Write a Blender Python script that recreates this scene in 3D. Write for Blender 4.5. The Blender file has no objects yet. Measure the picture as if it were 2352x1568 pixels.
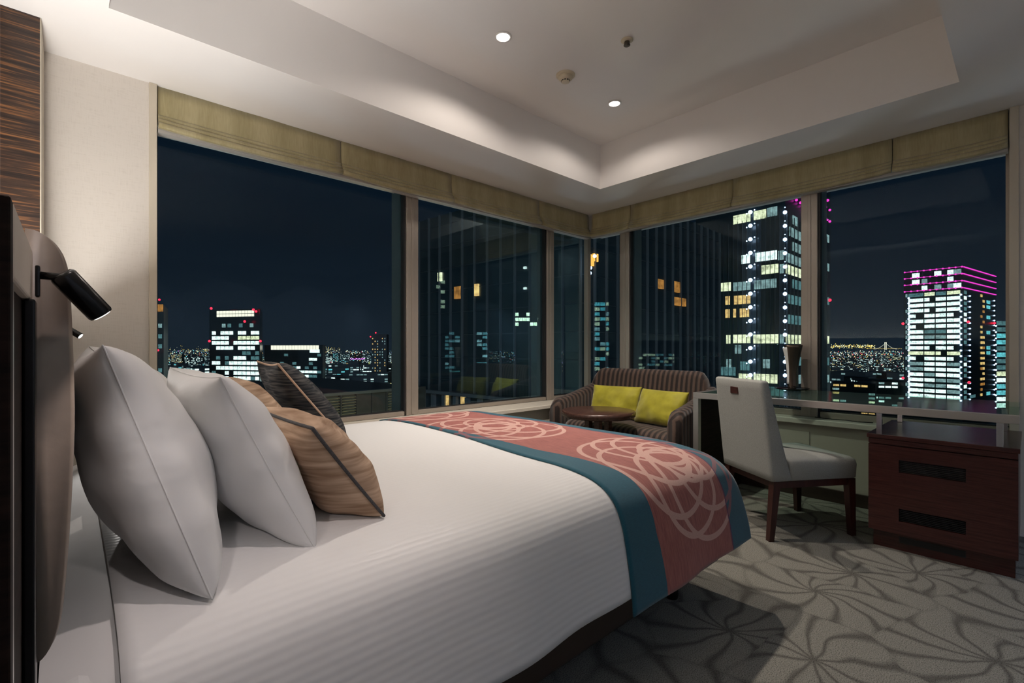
import bpy, bmesh, math, random
from mathutils import Vector, Matrix, noise as mnoise
from math import sin, cos, pi, radians, atan2, sqrt, exp
random.seed(7)
S = bpy.context.scene
COL = S.collection

# ------------------------------------------------------------------ camera
FPX, YAW, Y0, EYE = 1099.5, 0.8245, 797.9, 1.05
cam_data = bpy.data.cameras.new('camera')
cam_data.sensor_width = 36.0
cam_data.lens = FPX / 2352 * 36.0
cam_data.shift_y = (Y0 - 784) / 2352
cam_data.clip_start = 0.02
cam_data.clip_end = 30000
cam = bpy.data.objects.new('camera', cam_data)
cam.location = (0, 0, EYE)
cam.rotation_euler = (pi / 2, 0, YAW - pi / 2)
COL.objects.link(cam)
S.camera = cam

# ------------------------------------------------------------------ world: dark night sky with a faint city glow
W = bpy.data.worlds.new('night_sky')
S.world = W
W.use_nodes = True
wn, wl = W.node_tree.nodes, W.node_tree.links
wn.clear()
wtc = wn.new('ShaderNodeTexCoord'); wsep = wn.new('ShaderNodeSeparateXYZ'); wr = wn.new('ShaderNodeValToRGB')
wb = wn.new('ShaderNodeBackground'); wo = wn.new('ShaderNodeOutputWorld')
wl.new(wtc.outputs['Generated'], wsep.inputs[0]); wl.new(wsep.outputs['Z'], wr.inputs[0])
wr.color_ramp.elements[0].position = 0.0; wr.color_ramp.elements[0].color = (0.0090, 0.0158, 0.0245, 1)
wr.color_ramp.elements[1].position = 0.22; wr.color_ramp.elements[1].color = (0.0030, 0.0072, 0.0140, 1)
e = wr.color_ramp.elements.new(0.6); e.color = (0.0032, 0.0098, 0.0190, 1)
wl.new(wr.outputs[0], wb.inputs[0]); wb.inputs[1].default_value = 1.0
wl.new(wb.outputs[0], wo.inputs[0])

# ------------------------------------------------------------------ exposure, lamps of the room, added fill lamps
S.view_settings.view_transform = 'Standard'
S.view_settings.look = 'None'
S.view_settings.gamma = 1
S.view_settings.use_curve_mapping = False
S.view_settings.exposure = 0.0
S.cycles.max_bounces = 8
S.cycles.diffuse_bounces = 5
S.cycles.glossy_bounces = 4
S.cycles.transparent_max_bounces = 16
S.cycles.use_denoising = True
S.cycles.sample_clamp_indirect = 4.0
S.cycles.caustics_reflective = True
S.cycles.caustics_refractive = False

WARM = (1.0, 0.885, 0.785)
NEUT = (1.0, 0.91, 0.84)
COOL = (0.50, 0.68, 1.0)
SPOTS_SEEN = [(1.759, 1.975), (2.814, 1.982)]
SPOTS_MORE = []
SPOT_POWER = {0: 126, 1: 122}
def spot_lamp(x, y, z, power, color=WARM, size=104, blend=0.55, rad=0.022):
    l = bpy.data.lights.new('downlight_or_fill', 'SPOT')
    l.energy = power; l.color = color; l.spot_size = radians(size); l.spot_blend = blend; l.shadow_soft_size = rad
    o = bpy.data.objects.new('downlight_or_fill', l); o.location = (x, y, z); COL.objects.link(o)
    return o
ZT = 2.768
for i, (x, y) in enumerate(SPOTS_SEEN + SPOTS_MORE):
    spot_lamp(x, y, ZT - 0.02, SPOT_POWER[i], WARM, 98, 0.85)
    spot_lamp(x, y, ZT - 0.02, (11.5, 7.5)[i], WARM, 158, 0.35)
# added cool fill spots, unseen behind the camera
for (x, y, p) in [(1.0, -1.3, 4), (3.1, -1.2, 9)]:
    spot_lamp(x, y, 2.37, p, COOL, 150, 0.8, 0.06)
# added unseen spots, bouncing soft fill off the pale back wall
for x in (0.6, 1.9, 3.2):
    spot_lamp(x, -2.25, 2.37, 43, (0.52, 0.68, 1.0), 120, 0.6, 0.04)
# adjustable downlight of the tray, aimed at the pillows
lp_ = spot_lamp(0.42, 0.34, 2.745, 41, (1.0, 0.85, 0.81), 38, 0.9, 0.022)
lp_.rotation_euler = Vector((-0.22, 0.70, -1.94)).to_track_quat('-Z', 'Y').to_euler()
# concealed strip behind the headboard, shining up
la = bpy.data.lights.new('cove_lamp', 'AREA'); la.shape = 'RECTANGLE'; la.size = 0.05; la.size_y = 2.05
la.energy = 29; la.color = (1.0, 0.965, 0.93)
lo = bpy.data.objects.new('cove_lamp', la); lo.location = (-0.135, 1.62, 1.10); lo.rotation_euler = (pi, 0, 0); COL.objects.link(lo)
# added sun lamp from behind the hotel, brightening the city's facades
ls = bpy.data.lights.new('facade_fill', 'SUN'); ls.energy = 0.40; ls.color = (0.62, 0.82, 1.0); ls.angle = radians(3)
lso = bpy.data.objects.new('facade_fill', ls); COL.objects.link(lso); lso.rotation_euler = Vector((0.60, 0.72, -0.42)).to_track_quat('-Z', 'Y').to_euler()
# added point lamp standing in for street light on facades next door
lp = bpy.data.lights.new('street_fill', 'POINT'); lp.energy = 9000; lp.color = (0.72, 0.86, 1.0); lp.shadow_soft_size = 6
lpo = bpy.data.objects.new('street_fill', lp); lpo.location = (30, 30, -30); COL.objects.link(lpo)
lp = bpy.data.lights.new('roof_glow', 'POINT'); lp.energy = 900; lp.color = (1.0, 0.86, 0.5); lp.shadow_soft_size = 0.5
lpo = bpy.data.objects.new('roof_glow', lp); lpo.location = (11.5, 21.0, -6.5); COL.objects.link(lpo)

# ------------------------------------------------------------------ helpers
def ray(px, py):
    r = (px - 1176) / FPX; z = -(py - Y0) / FPX
    c, s = cos(YAW), sin(YAW)
    return Vector((c + r * s, s - r * c, z))
def at_depth(px, py, d):
    return Vector((0, 0, EYE)) + ray(px, py) * d

def tag(o, label=None, cat=None, group=None, kind=None):
    if label: o['label'] = label
    if cat: o['category'] = cat
    if group: o['group'] = group
    if kind: o['kind'] = kind
    return o
def thing(name, label, cat, loc=(0, 0, 0), rz=0.0, group=None):
    o = bpy.data.objects.new(name, None); o.empty_display_size = 0.1
    o.location = loc; o.rotation_euler = (0, 0, rz); COL.objects.link(o)
    return tag(o, label, cat, group)
def setting(name, loc=(0, 0, 0)):
    o = bpy.data.objects.new(name, None); o.location = loc; COL.objects.link(o)
    o['kind'] = 'structure'; return o

def link(name, me, mats, parent=None, smooth=False, loc=None):
    o = bpy.data.objects.new(name, me)
    if not isinstance(mats, (list, tuple)): mats = [mats]
    if len(me.materials) == 0:
        for m in mats: me.materials.append(m)
    if smooth:
        for p in me.polygons: p.use_smooth = True
    COL.objects.link(o)
    if parent is not None: o.parent = parent
    if loc is not None: o.location = loc
    return o
def done(name, bm, mats, parent=None, smooth=False, loc=None, recalc=True):
    if recalc: bmesh.ops.recalc_face_normals(bm, faces=bm.faces)
    me = bpy.data.meshes.new(name); bm.to_mesh(me); bm.free()
    return link(name, me, mats, parent, smooth, loc)
def box_into(bm, lo, hi, bev=0.0, seg=2, M=None):
    vs = [bm.verts.new((x, y, z)) for x in (lo[0], hi[0]) for y in (lo[1], hi[1]) for z in (lo[2], hi[2])]
    fs = []
    for q in ((0, 1, 3, 2), (4, 6, 7, 5), (0, 4, 5, 1), (2, 3, 7, 6), (0, 2, 6, 4), (1, 5, 7, 3)):
        fs.append(bm.faces.new([vs[k] for k in q]))
    if bev > 0:
        es = list({e for f in fs for e in f.edges})
        r = bmesh.ops.bevel(bm, geom=es, offset=bev, segments=seg, profile=0.5, affect='EDGES')
        vs = list({v for f in r['faces'] for v in f.verts} | {v for v in vs if v.is_valid})
    if M is not None:
        bmesh.ops.transform(bm, matrix=M, verts=[v for v in vs if v.is_valid])
def box(name, lo, hi, mat, parent=None, bev=0.0, seg=2, loc=None, smooth=False, M=None):
    bm = bmesh.new(); box_into(bm, lo, hi, bev, seg, M)
    return done(name, bm, mat, parent, smooth, loc)
def lathe(name, prof, mat, parent=None, n=32, loc=(0, 0, 0), a0=0.0, a1=2 * pi, smooth=True):
    bm = bmesh.new(); full = abs(a1 - a0 - 2 * pi) < 1e-6
    m = n if full else n + 1
    rings = []
    for (r, z) in prof:
        if r < 1e-6: rings.append([bm.verts.new((0, 0, z))])
        else: rings.append([bm.verts.new((r * cos(a0 + (a1 - a0) * k / n), r * sin(a0 + (a1 - a0) * k / n), z)) for k in range(m)])
    for a, b in zip(rings, rings[1:]):
        for k in range(n):
            k2 = (k + 1) % m if full else k + 1
            if len(a) == 1 and len(b) == 1: continue
            if len(a) == 1: bm.faces.new((a[0], b[k], b[k2]))
            elif len(b) == 1: bm.faces.new((a[k], a[k2], b[0]))
            else: bm.faces.new((a[k], a[k2], b[k2], b[k]))
    return done(name, bm, mat, parent, smooth, loc)
def tube(name, pts, rad, mat, parent=None, n=10, closed=False):
    """round bar through points; rad may be a list"""
    bm = bmesh.new(); pts = [Vector(p) for p in pts]; rings = []
    N = len(pts)
    for i, p in enumerate(pts):
        if closed: t = (pts[(i + 1) % N] - pts[i - 1]).normalized()
        else: t = (pts[min(i + 1, N - 1)] - pts[max(i - 1, 0)]).normalized()
        up = Vector((0, 0, 1)) if abs(t.z) < 0.95 else Vector((1, 0, 0))
        a = t.cross(up).normalized(); b = t.cross(a).normalized()
        r = rad[i] if isinstance(rad, (list, tuple)) else rad
        rings.append([bm.verts.new(p + (a * cos(2 * pi * k / n) + b * sin(2 * pi * k / n)) * r) for k in range(n)])
    prs = list(zip(rings, rings[1:] + ([rings[0]] if closed else [])))
    if closed: prs = list(zip(rings, rings[1:] + [rings[0]]))
    for a, b in prs:
        for k in range(n): bm.faces.new((a[k], a[(k + 1) % n], b[(k + 1) % n], b[k]))
    if not closed:
        bm.faces.new(rings[0]); bm.faces.new(list(reversed(rings[-1])))
    return done(name, bm, mat, parent, True)
def prism(name, poly, axis, a, b, mat, parent=None, bev=0.0, seg=2, smooth=False):
    """polygon (pairs) extruded along axis from a to b. axis Y: pairs are (x,z); X: (y,z); Z: (x,y)"""
    bm = bmesh.new()
    def P(p, t):
        return {'Y': (p[0], t, p[1]), 'X': (t, p[0], p[1]), 'Z': (p[0], p[1], t)}[axis]
    A = [bm.verts.new(P(p, a)) for p in poly]; B = [bm.verts.new(P(p, b)) for p in poly]
    bm.faces.new(A); bm.faces.new(list(reversed(B)))
    n = len(poly)
    for k in range(n): bm.faces.new((A[k], B[k], B[(k + 1) % n], A[(k + 1) % n]))
    bmesh.ops.recalc_face_normals(bm, faces=bm.faces)
    if bev > 0:
        es = [e for e in bm.edges if len(e.link_faces) == 2 and e.calc_face_angle(0) > radians(40)]
        bmesh.ops.bevel(bm, geom=es, offset=bev, segments=seg, profile=0.5, affect='EDGES')
    return done(name, bm, mat, parent, smooth)

# ------------------------------------------------------------------ materials
class NT:
    def __init__(s, name):
        s.m = bpy.data.materials.new(name); s.m.use_nodes = True
        s.n, s.l = s.m.node_tree.nodes, s.m.node_tree.links
        s.b = s.n['Principled BSDF']; s.out = s.n['Material Output']
    def new(s, t, **kw):
        x = s.n.new(t)
        for k, v in kw.items(): setattr(x, k, v)
        return x
    def math(s, op, a, b=None, c=None):
        x = s.n.new('ShaderNodeMath'); x.operation = op
        for i, v in enumerate((a, b, c)):
            if v is None: continue
            if isinstance(v, (int, float)): x.inputs[i].default_value = v
            else: s.l.new(v, x.inputs[i])
        return x.outputs[0]
    def mix(s, f, a, b):
        x = s.n.new('ShaderNodeMix'); x.data_type = 'RGBA'
        for sock, v in ((x.inputs[0], f), (x.inputs[6], a), (x.inputs[7], b)):
            if hasattr(v, 'is_linked'): s.l.new(v, sock)
            elif isinstance(v, (int, float)): sock.default_value = v
            else: sock.default_value = (*v, 1)
        return x.outputs[2]
    def noise(s, vec, scale, detail=3, rough=0.5):
        x = s.n.new('ShaderNodeTexNoise'); x.inputs['Scale'].default_value = scale
        x.inputs['Detail'].default_value = detail; x.inputs['Roughness'].default_value = rough
        if vec is not None: s.l.new(vec, x.inputs['Vector'])
        return x.outputs['Fac']
    def mapping(s, scale=(1, 1, 1), coord='Object', rot=(0, 0, 0)):
        t = s.n.new('ShaderNodeTexCoord'); m = s.n.new('ShaderNodeMapping')
        m.inputs['Scale'].default_value = scale; m.inputs['Rotation'].default_value = rot
        s.l.new(t.outputs[coord], m.inputs['Vector']); return m.outputs[0]
    def bump(s, h, strength=0.2, dist=0.01):
        b = s.n.new('ShaderNodeBump'); b.inputs['Strength'].default_value = strength; b.inputs['Distance'].default_value = dist
        s.l.new(h, b.inputs['Height']); s.l.new(b.outputs[0], s.b.inputs['Normal'])
    def ramp(s, f, stops):
        r = s.n.new('ShaderNodeValToRGB'); el = r.color_ramp.elements
        el[0].position, el[0].color = stops[0][0], (*stops[0][1], 1)
        el[1].position, el[1].color = stops[1][0], (*stops[1][1], 1)
        for p, c in stops[2:]:
            x = el.new(p); x.color = (*c, 1)
        s.l.new(f, r.inputs[0]); return r.outputs[0]
    def base(s, c): 
        if hasattr(c, 'is_linked'): s.l.new(c, s.b.inputs['Base Color'])
        else: s.b.inputs['Base Color'].default_value = (*c, 1)
    def set(s, **kw):
        for k, v in kw.items(): s.b.inputs[k.replace('_', ' ')].default_value = v

def simple(name, col, rough=0.5, metal=0.0, var=0.08, scale=30, bump=0.0, spec=0.5, stretch=(1, 1, 1)):
    t = NT(name); v = t.mapping(stretch)
    n = t.noise(v, scale, 4)
    t.base(t.mix(n, [c * (1 - var) for c in col], [min(1, c * (1 + var)) for c in col]))
    t.set(Roughness=rough, Metallic=metal); t.b.inputs['Specular IOR Level'].default_value = spec
    if bump: t.bump(n, bump, 0.004)
    return t.m
def emit(name, col, strength, light=False):
    t = NT(name); t.base((0.02, 0.02, 0.02))
    t.b.inputs['Emission Color'].default_value = (*col, 1); t.b.inputs['Emission Strength'].default_value = strength
    if not light: t.m.cycles.emission_sampling = 'NONE'
    return t.m

M = {}
M['paint'] = simple('white_paint', (0.84, 0.815, 0.795), 0.75, var=0.015, scale=6, spec=0.2)
t = NT('woven_wallpaper'); v = t.mapping((1, 1, 1))
n1 = t.noise(t.mapping((210, 210, 18)), 1.0, 3); n2 = t.noise(t.mapping((18, 18, 210)), 1.0, 3)
nn = t.math('ADD', n1, n2); t.base(t.ramp(nn, [(0.6, (0.605, 0.56, 0.505)), (1.4, (0.665, 0.62, 0.565))]))
t.set(Roughness=0.85); t.b.inputs['Specular IOR Level'].default_value = 0.15; t.bump(nn, 0.12, 0.002); M['wallpaper'] = t.m
M['trim'] = simple('beige_painted_trim', (0.56, 0.50, 0.40), 0.5, var=0.03, scale=10)
M['lowwall'] = simple('beige_low_wall_paint', (0.50, 0.465, 0.385), 0.6, var=0.03, scale=8)
M['sill'] = simple('pale_stone_sill', (0.66, 0.615, 0.53), 0.22, var=0.08, scale=25)
M['baseb'] = simple('dark_brown_baseboard', (0.035, 0.022, 0.016), 0.35)
M['frame'] = simple('taupe_aluminium_frame', (0.36, 0.315, 0.27), 0.38, 0.35, var=0.06, scale=40, stretch=(20, 20, 0.6))
M['gasket'] = simple('black_gasket', (0.012, 0.012, 0.014), 0.6)
M['fin'] = simple('blue_grey_facade_metal', (0.16, 0.21, 0.25), 0.4, 0.2, var=0.1)

# thin window glass: mostly clear, mirrors a little of the room and the city
t = NT('window_glass'); t.n.remove(t.b)
tr = t.new('ShaderNodeBsdfTransparent'); tr.inputs[0].default_value = (0.90, 0.95, 0.955, 1)
gl = t.new('ShaderNodeBsdfGlossy'); gl.inputs['Roughness'].default_value = 0.0; gl.inputs[0].default_value = (0.74, 0.92, 1.0, 1)
fr = t.new('ShaderNodeFresnel'); fr.inputs[0].default_value = 1.52
mx = t.new('ShaderNodeMixShader'); t.l.new(t.math('MULTIPLY', fr.outputs[0], 0.30), mx.inputs[0]); t.l.new(tr.outputs[0], mx.inputs[1]); t.l.new(gl.outputs[0], mx.inputs[2])
t.l.new(mx.outputs[0], t.out.inputs[0]); M['glass'] = t.m

# zebra wood: horizontal streaks
t = NT('zebrano_veneer')
w = t.noise(t.mapping((1.6, 1.6, 42)), 2.2, 8, 0.62); w2 = t.noise(t.mapping((3, 3, 150)), 2.0, 4, 0.6)
wv = t.math('ADD', t.math('MULTIPLY', w, 0.7), t.math('MULTIPLY', w2, 0.3))
t.base(t.ramp(wv, [(0.40, (0.016, 0.009, 0.007)), (0.52, (0.045, 0.023, 0.014)), (0.60, (0.19, 0.080, 0.028)), (0.72, (0.36, 0.165, 0.058))]))
t.set(Roughness=0.38); M['zebra'] = t.m
def wood(name, a, b, rough=0.3, mp=(2, 2, 30), sc=2.0):
    t = NT(name); n = t.noise(t.mapping(mp), sc, 6, 0.6)
    t.base(t.ramp(n, [(0.35, a), (0.68, b)])); t.set(Roughness=rough); return t.m
M['darkwood'] = wood('dark_wenge_veneer', (0.008, 0.0045, 0.0035), (0.024, 0.013, 0.010), 0.62, (3, 3, 60))
M['darkwood'].node_tree.nodes['Principled BSDF'].inputs['Specular IOR Level'].default_value = 0.12
M['mahog'] = wood('mahogany_veneer', (0.032, 0.0085, 0.0075), (0.068, 0.019, 0.016), 0.26, (3, 3, 60))
M['mahogleg'] = wood('mahogany_leg_wood', (0.030, 0.008, 0.0065), (0.055, 0.016, 0.012), 0.3, (20, 20, 2))
M['tablewood'] = wood('walnut_table_wood', (0.042, 0.020, 0.015), (0.085, 0.040, 0.029), 0.26, (2, 30, 30))
M['steel'] = simple('brushed_steel', (0.62, 0.60, 0.575), 0.3, 0.9, var=0.08, scale=30, stretch=(1, 1, 60))
M['chrome'] = simple('polished_steel', (0.72, 0.74, 0.78), 0.16, 1.0, var=0.03)
M['black'] = simple('black_lacquered_metal', (0.012, 0.011, 0.011), 0.22, 0.3, var=0.05)
M['vent'] = simple('black_grille', (0.006, 0.006, 0.007), 0.5)
t = NT('desk_glass'); t.base((0.20, 0.275, 0.255)); t.set(Roughness=0.08, IOR=1.5)
tr = t.new('ShaderNodeBsdfTransparent'); tr.inputs[0].default_value = (0.80, 0.93, 0.88, 1)
mx = t.new('ShaderNodeMixShader'); mx.inputs[0].default_value = 0.17
t.l.new(tr.outputs[0], mx.inputs[1]); t.l.new(t.b.outputs[0], mx.inputs[2]); t.l.new(mx.outputs[0], t.out.inputs[0]); M['deskglass'] = t.m
M['leather'] = simple('taupe_leather', (0.235, 0.185, 0.150), 0.42, var=0.10, scale=60, bump=0.08)
M['rail'] = simple('cream_rail', (0.72, 0.63, 0.54), 0.5, var=0.04)

# linen with satin stripes along the bed (uv.y = metres across)
def linen(name, stripes):
    t = NT(name); uv = t.new('ShaderNodeUVMap'); sep = t.new('ShaderNodeSeparateXYZ'); t.l.new(uv.outputs[0], sep.inputs[0])
    n = t.noise(t.mapping((300, 300, 300)), 1.0, 2)
    c = t.mix(n, (0.70, 0.655, 0.645), (0.76, 0.715, 0.705))
    if stripes:
        s_ = t.math('SINE', t.math('MULTIPLY', sep.outputs['Y'], 2 * pi / 0.0175))
        st = t.math('GREATER_THAN', s_, 0.0)
        c = t.mix(st, c, (0.775, 0.735, 0.722))
        t.l.new(t.math('ADD', t.math('MULTIPLY', st, -0.22), 0.68), t.b.inputs['Roughness'])
        t.bump(s_, 0.10, 0.0016)
    else:
        t.set(Roughness=0.7); t.bump(t.noise(t.mapping((5, 5, 10)), 1.0, 3), 0.38, 0.018)
    t.b.inputs['Sheen Weight'].default_value = 0.15; t.b.inputs['Specular IOR Level'].default_value = 0.25
    return t.m
M['duvet'] = linen('white_striped_duvet_satin', True)
M['linen'] = linen('white_cotton', False)

# bed runner: mauve weave, teal borders, looping rings
def runner_mat():
    t = NT('mauve_runner_weave'); uv = t.new('ShaderNodeUVMap'); sep = t.new('ShaderNodeSeparateXYZ'); t.l.new(uv.outputs[0], sep.inputs[0])
    x, y = sep.outputs['X'], sep.outputs['Y']          # metres: x 0..0.80 head to foot, y along the runner
    weave = t.noise(t.mapping((170, 14, 1), 'UV'), 1.0, 4, 0.65)
    body = t.ramp(weave, [(0.30, (0.215, 0.058, 0.054)), (0.70, (0.405, 0.142, 0.115))])
    wob = t.math('MULTIPLY', t.math('SUBTRACT', t.noise(t.mapping((2, 5, 1), 'UV'), 1.0, 2), 0.5), 0.03)
    xw = t.math('ADD', x, wob)
    hd_ = t.math('ADD', t.math('MULTIPLY', y, 0.03), 0.062)
    edge = t.math('MAXIMUM', t.math('LESS_THAN', xw, hd_), t.math('GREATER_THAN', xw, 0.645))
    tealn = t.noise(t.mapping((60, 300, 1), 'UV'), 1.0, 3)
    teal = t.mix(tealn, (0.006, 0.060, 0.095), (0.020, 0.120, 0.170))
    c = t.mix(edge, body, teal)
    rings = None
    comb = t.new('ShaderNodeCombineXYZ'); t.l.new(x, comb.inputs[0]); t.l.new(y, comb.inputs[1])
    for (mx_, my_, ph) in ((0.46, 1.93, 0.3), (0.32, 1.05, 1.2), (0.30, 0.30, 2.2)):
        circ = [(mx_, my_, 0.082, 0.011), (mx_ + 0.02 * cos(ph), my_ + 0.02 * sin(ph), 0.125, 0.009)]
        for k in range(7):
            a = ph + 2 * pi * k / 7
            rr = 0.205 + 0.016 * sin(k * 2.1 + ph)
            circ.append((mx_ + 0.125 * cos(a), my_ + 0.140 * sin(a), rr, 0.0105))
        for (cx, cy, r, wd) in circ:
            d = t.new('ShaderNodeVectorMath', operation='DISTANCE'); t.l.new(comb.outputs[0], d.inputs[0]); d.inputs[1].default_value = (cx, cy, 0)
            f = t.math('LESS_THAN', t.math('ABSOLUTE', t.math('SUBTRACT', d.outputs['Value'], r)), wd)
            rings = f if rings is None else t.math('MAXIMUM', rings, f)
    rn = t.noise(t.mapping((200, 200, 1), 'UV'), 1.0, 2)
    ringc = t.mix(edge, t.mix(rn, (0.50, 0.29, 0.24), (0.66, 0.42, 0.36)), (0.22, 0.085, 0.100))
    ringf = t.math('MULTIPLY', rings, 0.92)
    c = t.mix(ringf, c, ringc)
    ln = t.math('LESS_THAN', t.math('ABSOLUTE', t.math('SUBTRACT', xw, 0.645)), 0.004)
    c = t.mix(ln, c, (0.10, 0.015, 0.07))
    t.base(c); t.set(Roughness=0.8); t.b.inputs['Sheen Weight'].default_value = 0.25; t.b.inputs['Specular IOR Level'].default_value = 0.2
    t.bump(t.math('ADD', weave, rings), 0.15, 0.002)
    return t.m
M['runner'] = runner_mat()

def velvet(name, a, b, sc=14, sheen=0.6):
    t = NT(name); n = t.noise(t.mapping((1, 1, 1)), sc, 4)
    t.base(t.ramp(n, [(0.35, a), (0.68, b)])); t.set(Roughness=0.6)
    t.b.inputs['Sheen Weight'].default_value = sheen; t.b.inputs['Specular IOR Level'].default_value = 0.25
    t.bump(t.noise(t.mapping((220, 220, 220)), 1.0, 2), 0.1, 0.002); return t.m
M['yellow'] = velvet('yellow_green_velvet', (0.30, 0.27, 0.014), (0.41, 0.37, 0.025), 12, 0.35)
def striped(name):
    t = NT(name); uv = t.new('ShaderNodeUVMap'); sep = t.new('ShaderNodeSeparateXYZ'); t.l.new(uv.outputs[0], sep.inputs[0])
    s_ = t.math('SINE', t.math('MULTIPLY', sep.outputs['X'], 2 * pi / 0.044))
    n = t.noise(t.mapping((40, 40, 40)), 1.0, 3)
    f = t.math('ADD', s_, t.math('MULTIPLY', t.math('SUBTRACT', n, 0.5), 0.8))
    t.base(t.ramp(t.math('ADD', t.math('MULTIPLY', f, 0.5), 0.5), [(0.40, (0.016, 0.0095, 0.008)), (0.70, (0.082, 0.051, 0.038))]))
    t.set(Roughness=0.65); t.b.inputs['Sheen Weight'].default_value = 0.3; t.b.inputs['Specular IOR Level'].default_value = 0.2
    t.bump(s_, 0.4, 0.004); return t.m
M['sofa'] = striped('brown_striped_velvet')
def cloth(name, a, b, sc=(420, 420, 420), rough=0.85, lo=0.34, hi=0.66):
    t = NT(name); n = t.noise(t.mapping(sc), 1.0, 3)
    t.base(t.ramp(n, [(lo, a), (hi, b)])); t.set(Roughness=rough); t.b.inputs['Specular IOR Level'].default_value = 0.2
    t.bump(n, 0.15, 0.002); return t.m
M['chairfab'] = cloth('grey_woven_upholstery', (0.295, 0.302, 0.283), (0.350, 0.356, 0.334), (190, 190, 190))
M['tan'] = cloth('tan_raw_silk', (0.25, 0.155, 0.098), (0.54, 0.385, 0.275), (5, 5, 75))
M['charcoal'] = cloth('charcoal_streaked_weave', (0.012, 0.015, 0.020), (0.125, 0.118, 0.112), (10, 10, 150), lo=0.40, hi=0.78)
M['tanpipe'] = cloth('tan_piping', (0.50, 0.34, 0.25), (0.62, 0.44, 0.33))
M['darkpipe'] = cloth('charcoal_piping', (0.045, 0.045, 0.05), (0.10, 0.095, 0.095))
t = NT('olive_blind_silk')
n = t.noise(t.mapping((9, 9, 0.6)), 1.0, 4); n2 = t.noise(t.mapping((160, 160, 12)), 1.0, 2)
t.base(t.ramp(t.math('ADD', t.math('MULTIPLY', n, 0.7), t.math('MULTIPLY', n2, 0.3)), [(0.35, (0.305, 0.258, 0.125)), (0.66, (0.45, 0.39, 0.225))]))
t.set(Roughness=0.5); t.b.inputs['Sheen Weight'].default_value = 0.3; M['blind'] = t.m
M['blindrail'] = simple('pale_blind_rail', (0.42, 0.40, 0.37), 0.5)
M['bronze'] = simple('bronze_lamp_shell', (0.13, 0.095, 0.072), 0.22, 0.85, var=0.15)
M['lampwhite'] = simple('white_lamp_core', (0.80, 0.80, 0.78), 0.4)
M['plastic'] = simple('cream_plastic', (0.62, 0.54, 0.40), 0.4, var=0.03)
M['bulb'] = emit('downlight_glow', (1.0, 0.95, 0.88), 18)
M['readbulb'] = emit('reading_light_glow', (0.95, 1.0, 0.97), 14, True)
M['strip'] = emit('cove_strip_glow', (1.0, 0.88, 0.72), 6)

# carpet: pale grey ground with radiating leaf veins
t = NT('leaf_carpet'); v = t.mapping((1, 1, 1))
nv = t.new('ShaderNodeTexNoise'); nv.inputs['Scale'].default_value = 2.2; t.l.new(v, nv.inputs['Vector'])
warp = t.new('ShaderNodeVectorMath', operation='SCALE'); sub = t.new('ShaderNodeVectorMath', operation='SUBTRACT')
t.l.new(nv.outputs['Color'], sub.inputs[0]); sub.inputs[1].default_value = (0.5, 0.5, 0.5); t.l.new(sub.outputs[0], warp.inputs[0]); warp.inputs['Scale'].default_value = 0.30
add = t.new('ShaderNodeVectorMath', operation='ADD'); t.l.new(v, add.inputs[0]); t.l.new(warp.outputs[0], add.inputs[1])
flat = t.new('ShaderNodeVectorMath', operation='MULTIPLY'); t.l.new(add.outputs[0], flat.inputs[0]); flat.inputs[1].default_value = (1, 1, 0)
vo = t.new('ShaderNodeTexVoronoi'); vo.voronoi_dimensions = '2D'; vo.inputs['Scale'].default_value = 2.0; t.l.new(flat.outputs[0], vo.inputs['Vector'])
sc_ = t.new('ShaderNodeVectorMath', operation='SUBTRACT'); t.l.new(flat.outputs[0], sc_.inputs[0]); t.l.new(vo.outputs['Position'], sc_.inputs[1])
sp = t.new('ShaderNodeSeparateXYZ'); t.l.new(sc_.outputs[0], sp.inputs[0])
ang = t.math('ARCTAN2', sp.outputs['Y'], sp.outputs['X'])
rl = t.new('ShaderNodeVectorMath', operation='LENGTH'); t.l.new(sc_.outputs[0], rl.inputs[0])
ph = t.math('ADD', t.math('MULTIPLY', ang, 5.0), t.math('MULTIPLY', rl.outputs['Value'], 5.0))
arc = t.math('MULTIPLY', t.math('ABSOLUTE', t.math('SINE', ph)), t.math('MULTIPLY', rl.outputs['Value'], 1 / 5.0))   # metres to the nearest vein
r2_ = t.math('MULTIPLY', rl.outputs['Value'], rl.outputs['Value'])
vein = t.math('SMOOTH_MIN', t.math('DIVIDE', arc, t.math('ADD', t.math('MULTIPLY', r2_, 0.42), 0.010)), 1.0, 0.25)
ve = t.new('ShaderNodeTexVoronoi'); ve.voronoi_dimensions = '2D'; ve.feature = 'DISTANCE_TO_EDGE'; ve.inputs['Scale'].default_value = 2.0; t.l.new(flat.outputs[0], ve.inputs['Vector'])
ed = t.math('SMOOTH_MIN', t.math('DIVIDE', ve.outputs['Distance'], 0.05), 1.0, 0.3)
pat = t.math('MULTIPLY', vein, t.math('ADD', t.math('MULTIPLY', ed, 0.40), 0.60))
spk = t.noise(v, 260, 2); 
colr = t.ramp(pat, [(0.15, (0.112, 0.107, 0.092)), (0.80, (0.225, 0.217, 0.185))])
fl = t.ramp(spk, [(0.34, (0.45, 0.45, 0.45)), (0.56, (1.05, 1.05, 1.05))])
mm = t.new('ShaderNodeMix'); mm.data_type = 'RGBA'; mm.blend_type = 'MULTIPLY'; mm.inputs[0].default_value = 1.0
t.l.new(colr, mm.inputs[6]); t.l.new(fl, mm.inputs[7]); t.base(mm.outputs[2])
t.set(Roughness=0.95); t.b.inputs['Specular IOR Level'].default_value = 0.1; t.bump(spk, 0.5, 0.004); M['carpet'] = t.m

# ================================================================== THE ROOM
ZS = 2.397
box('floor', (-0.2, -2.6, -0.12), (4.2, 3.3, 0.0), M['carpet'])['kind'] = 'structure'
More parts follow.
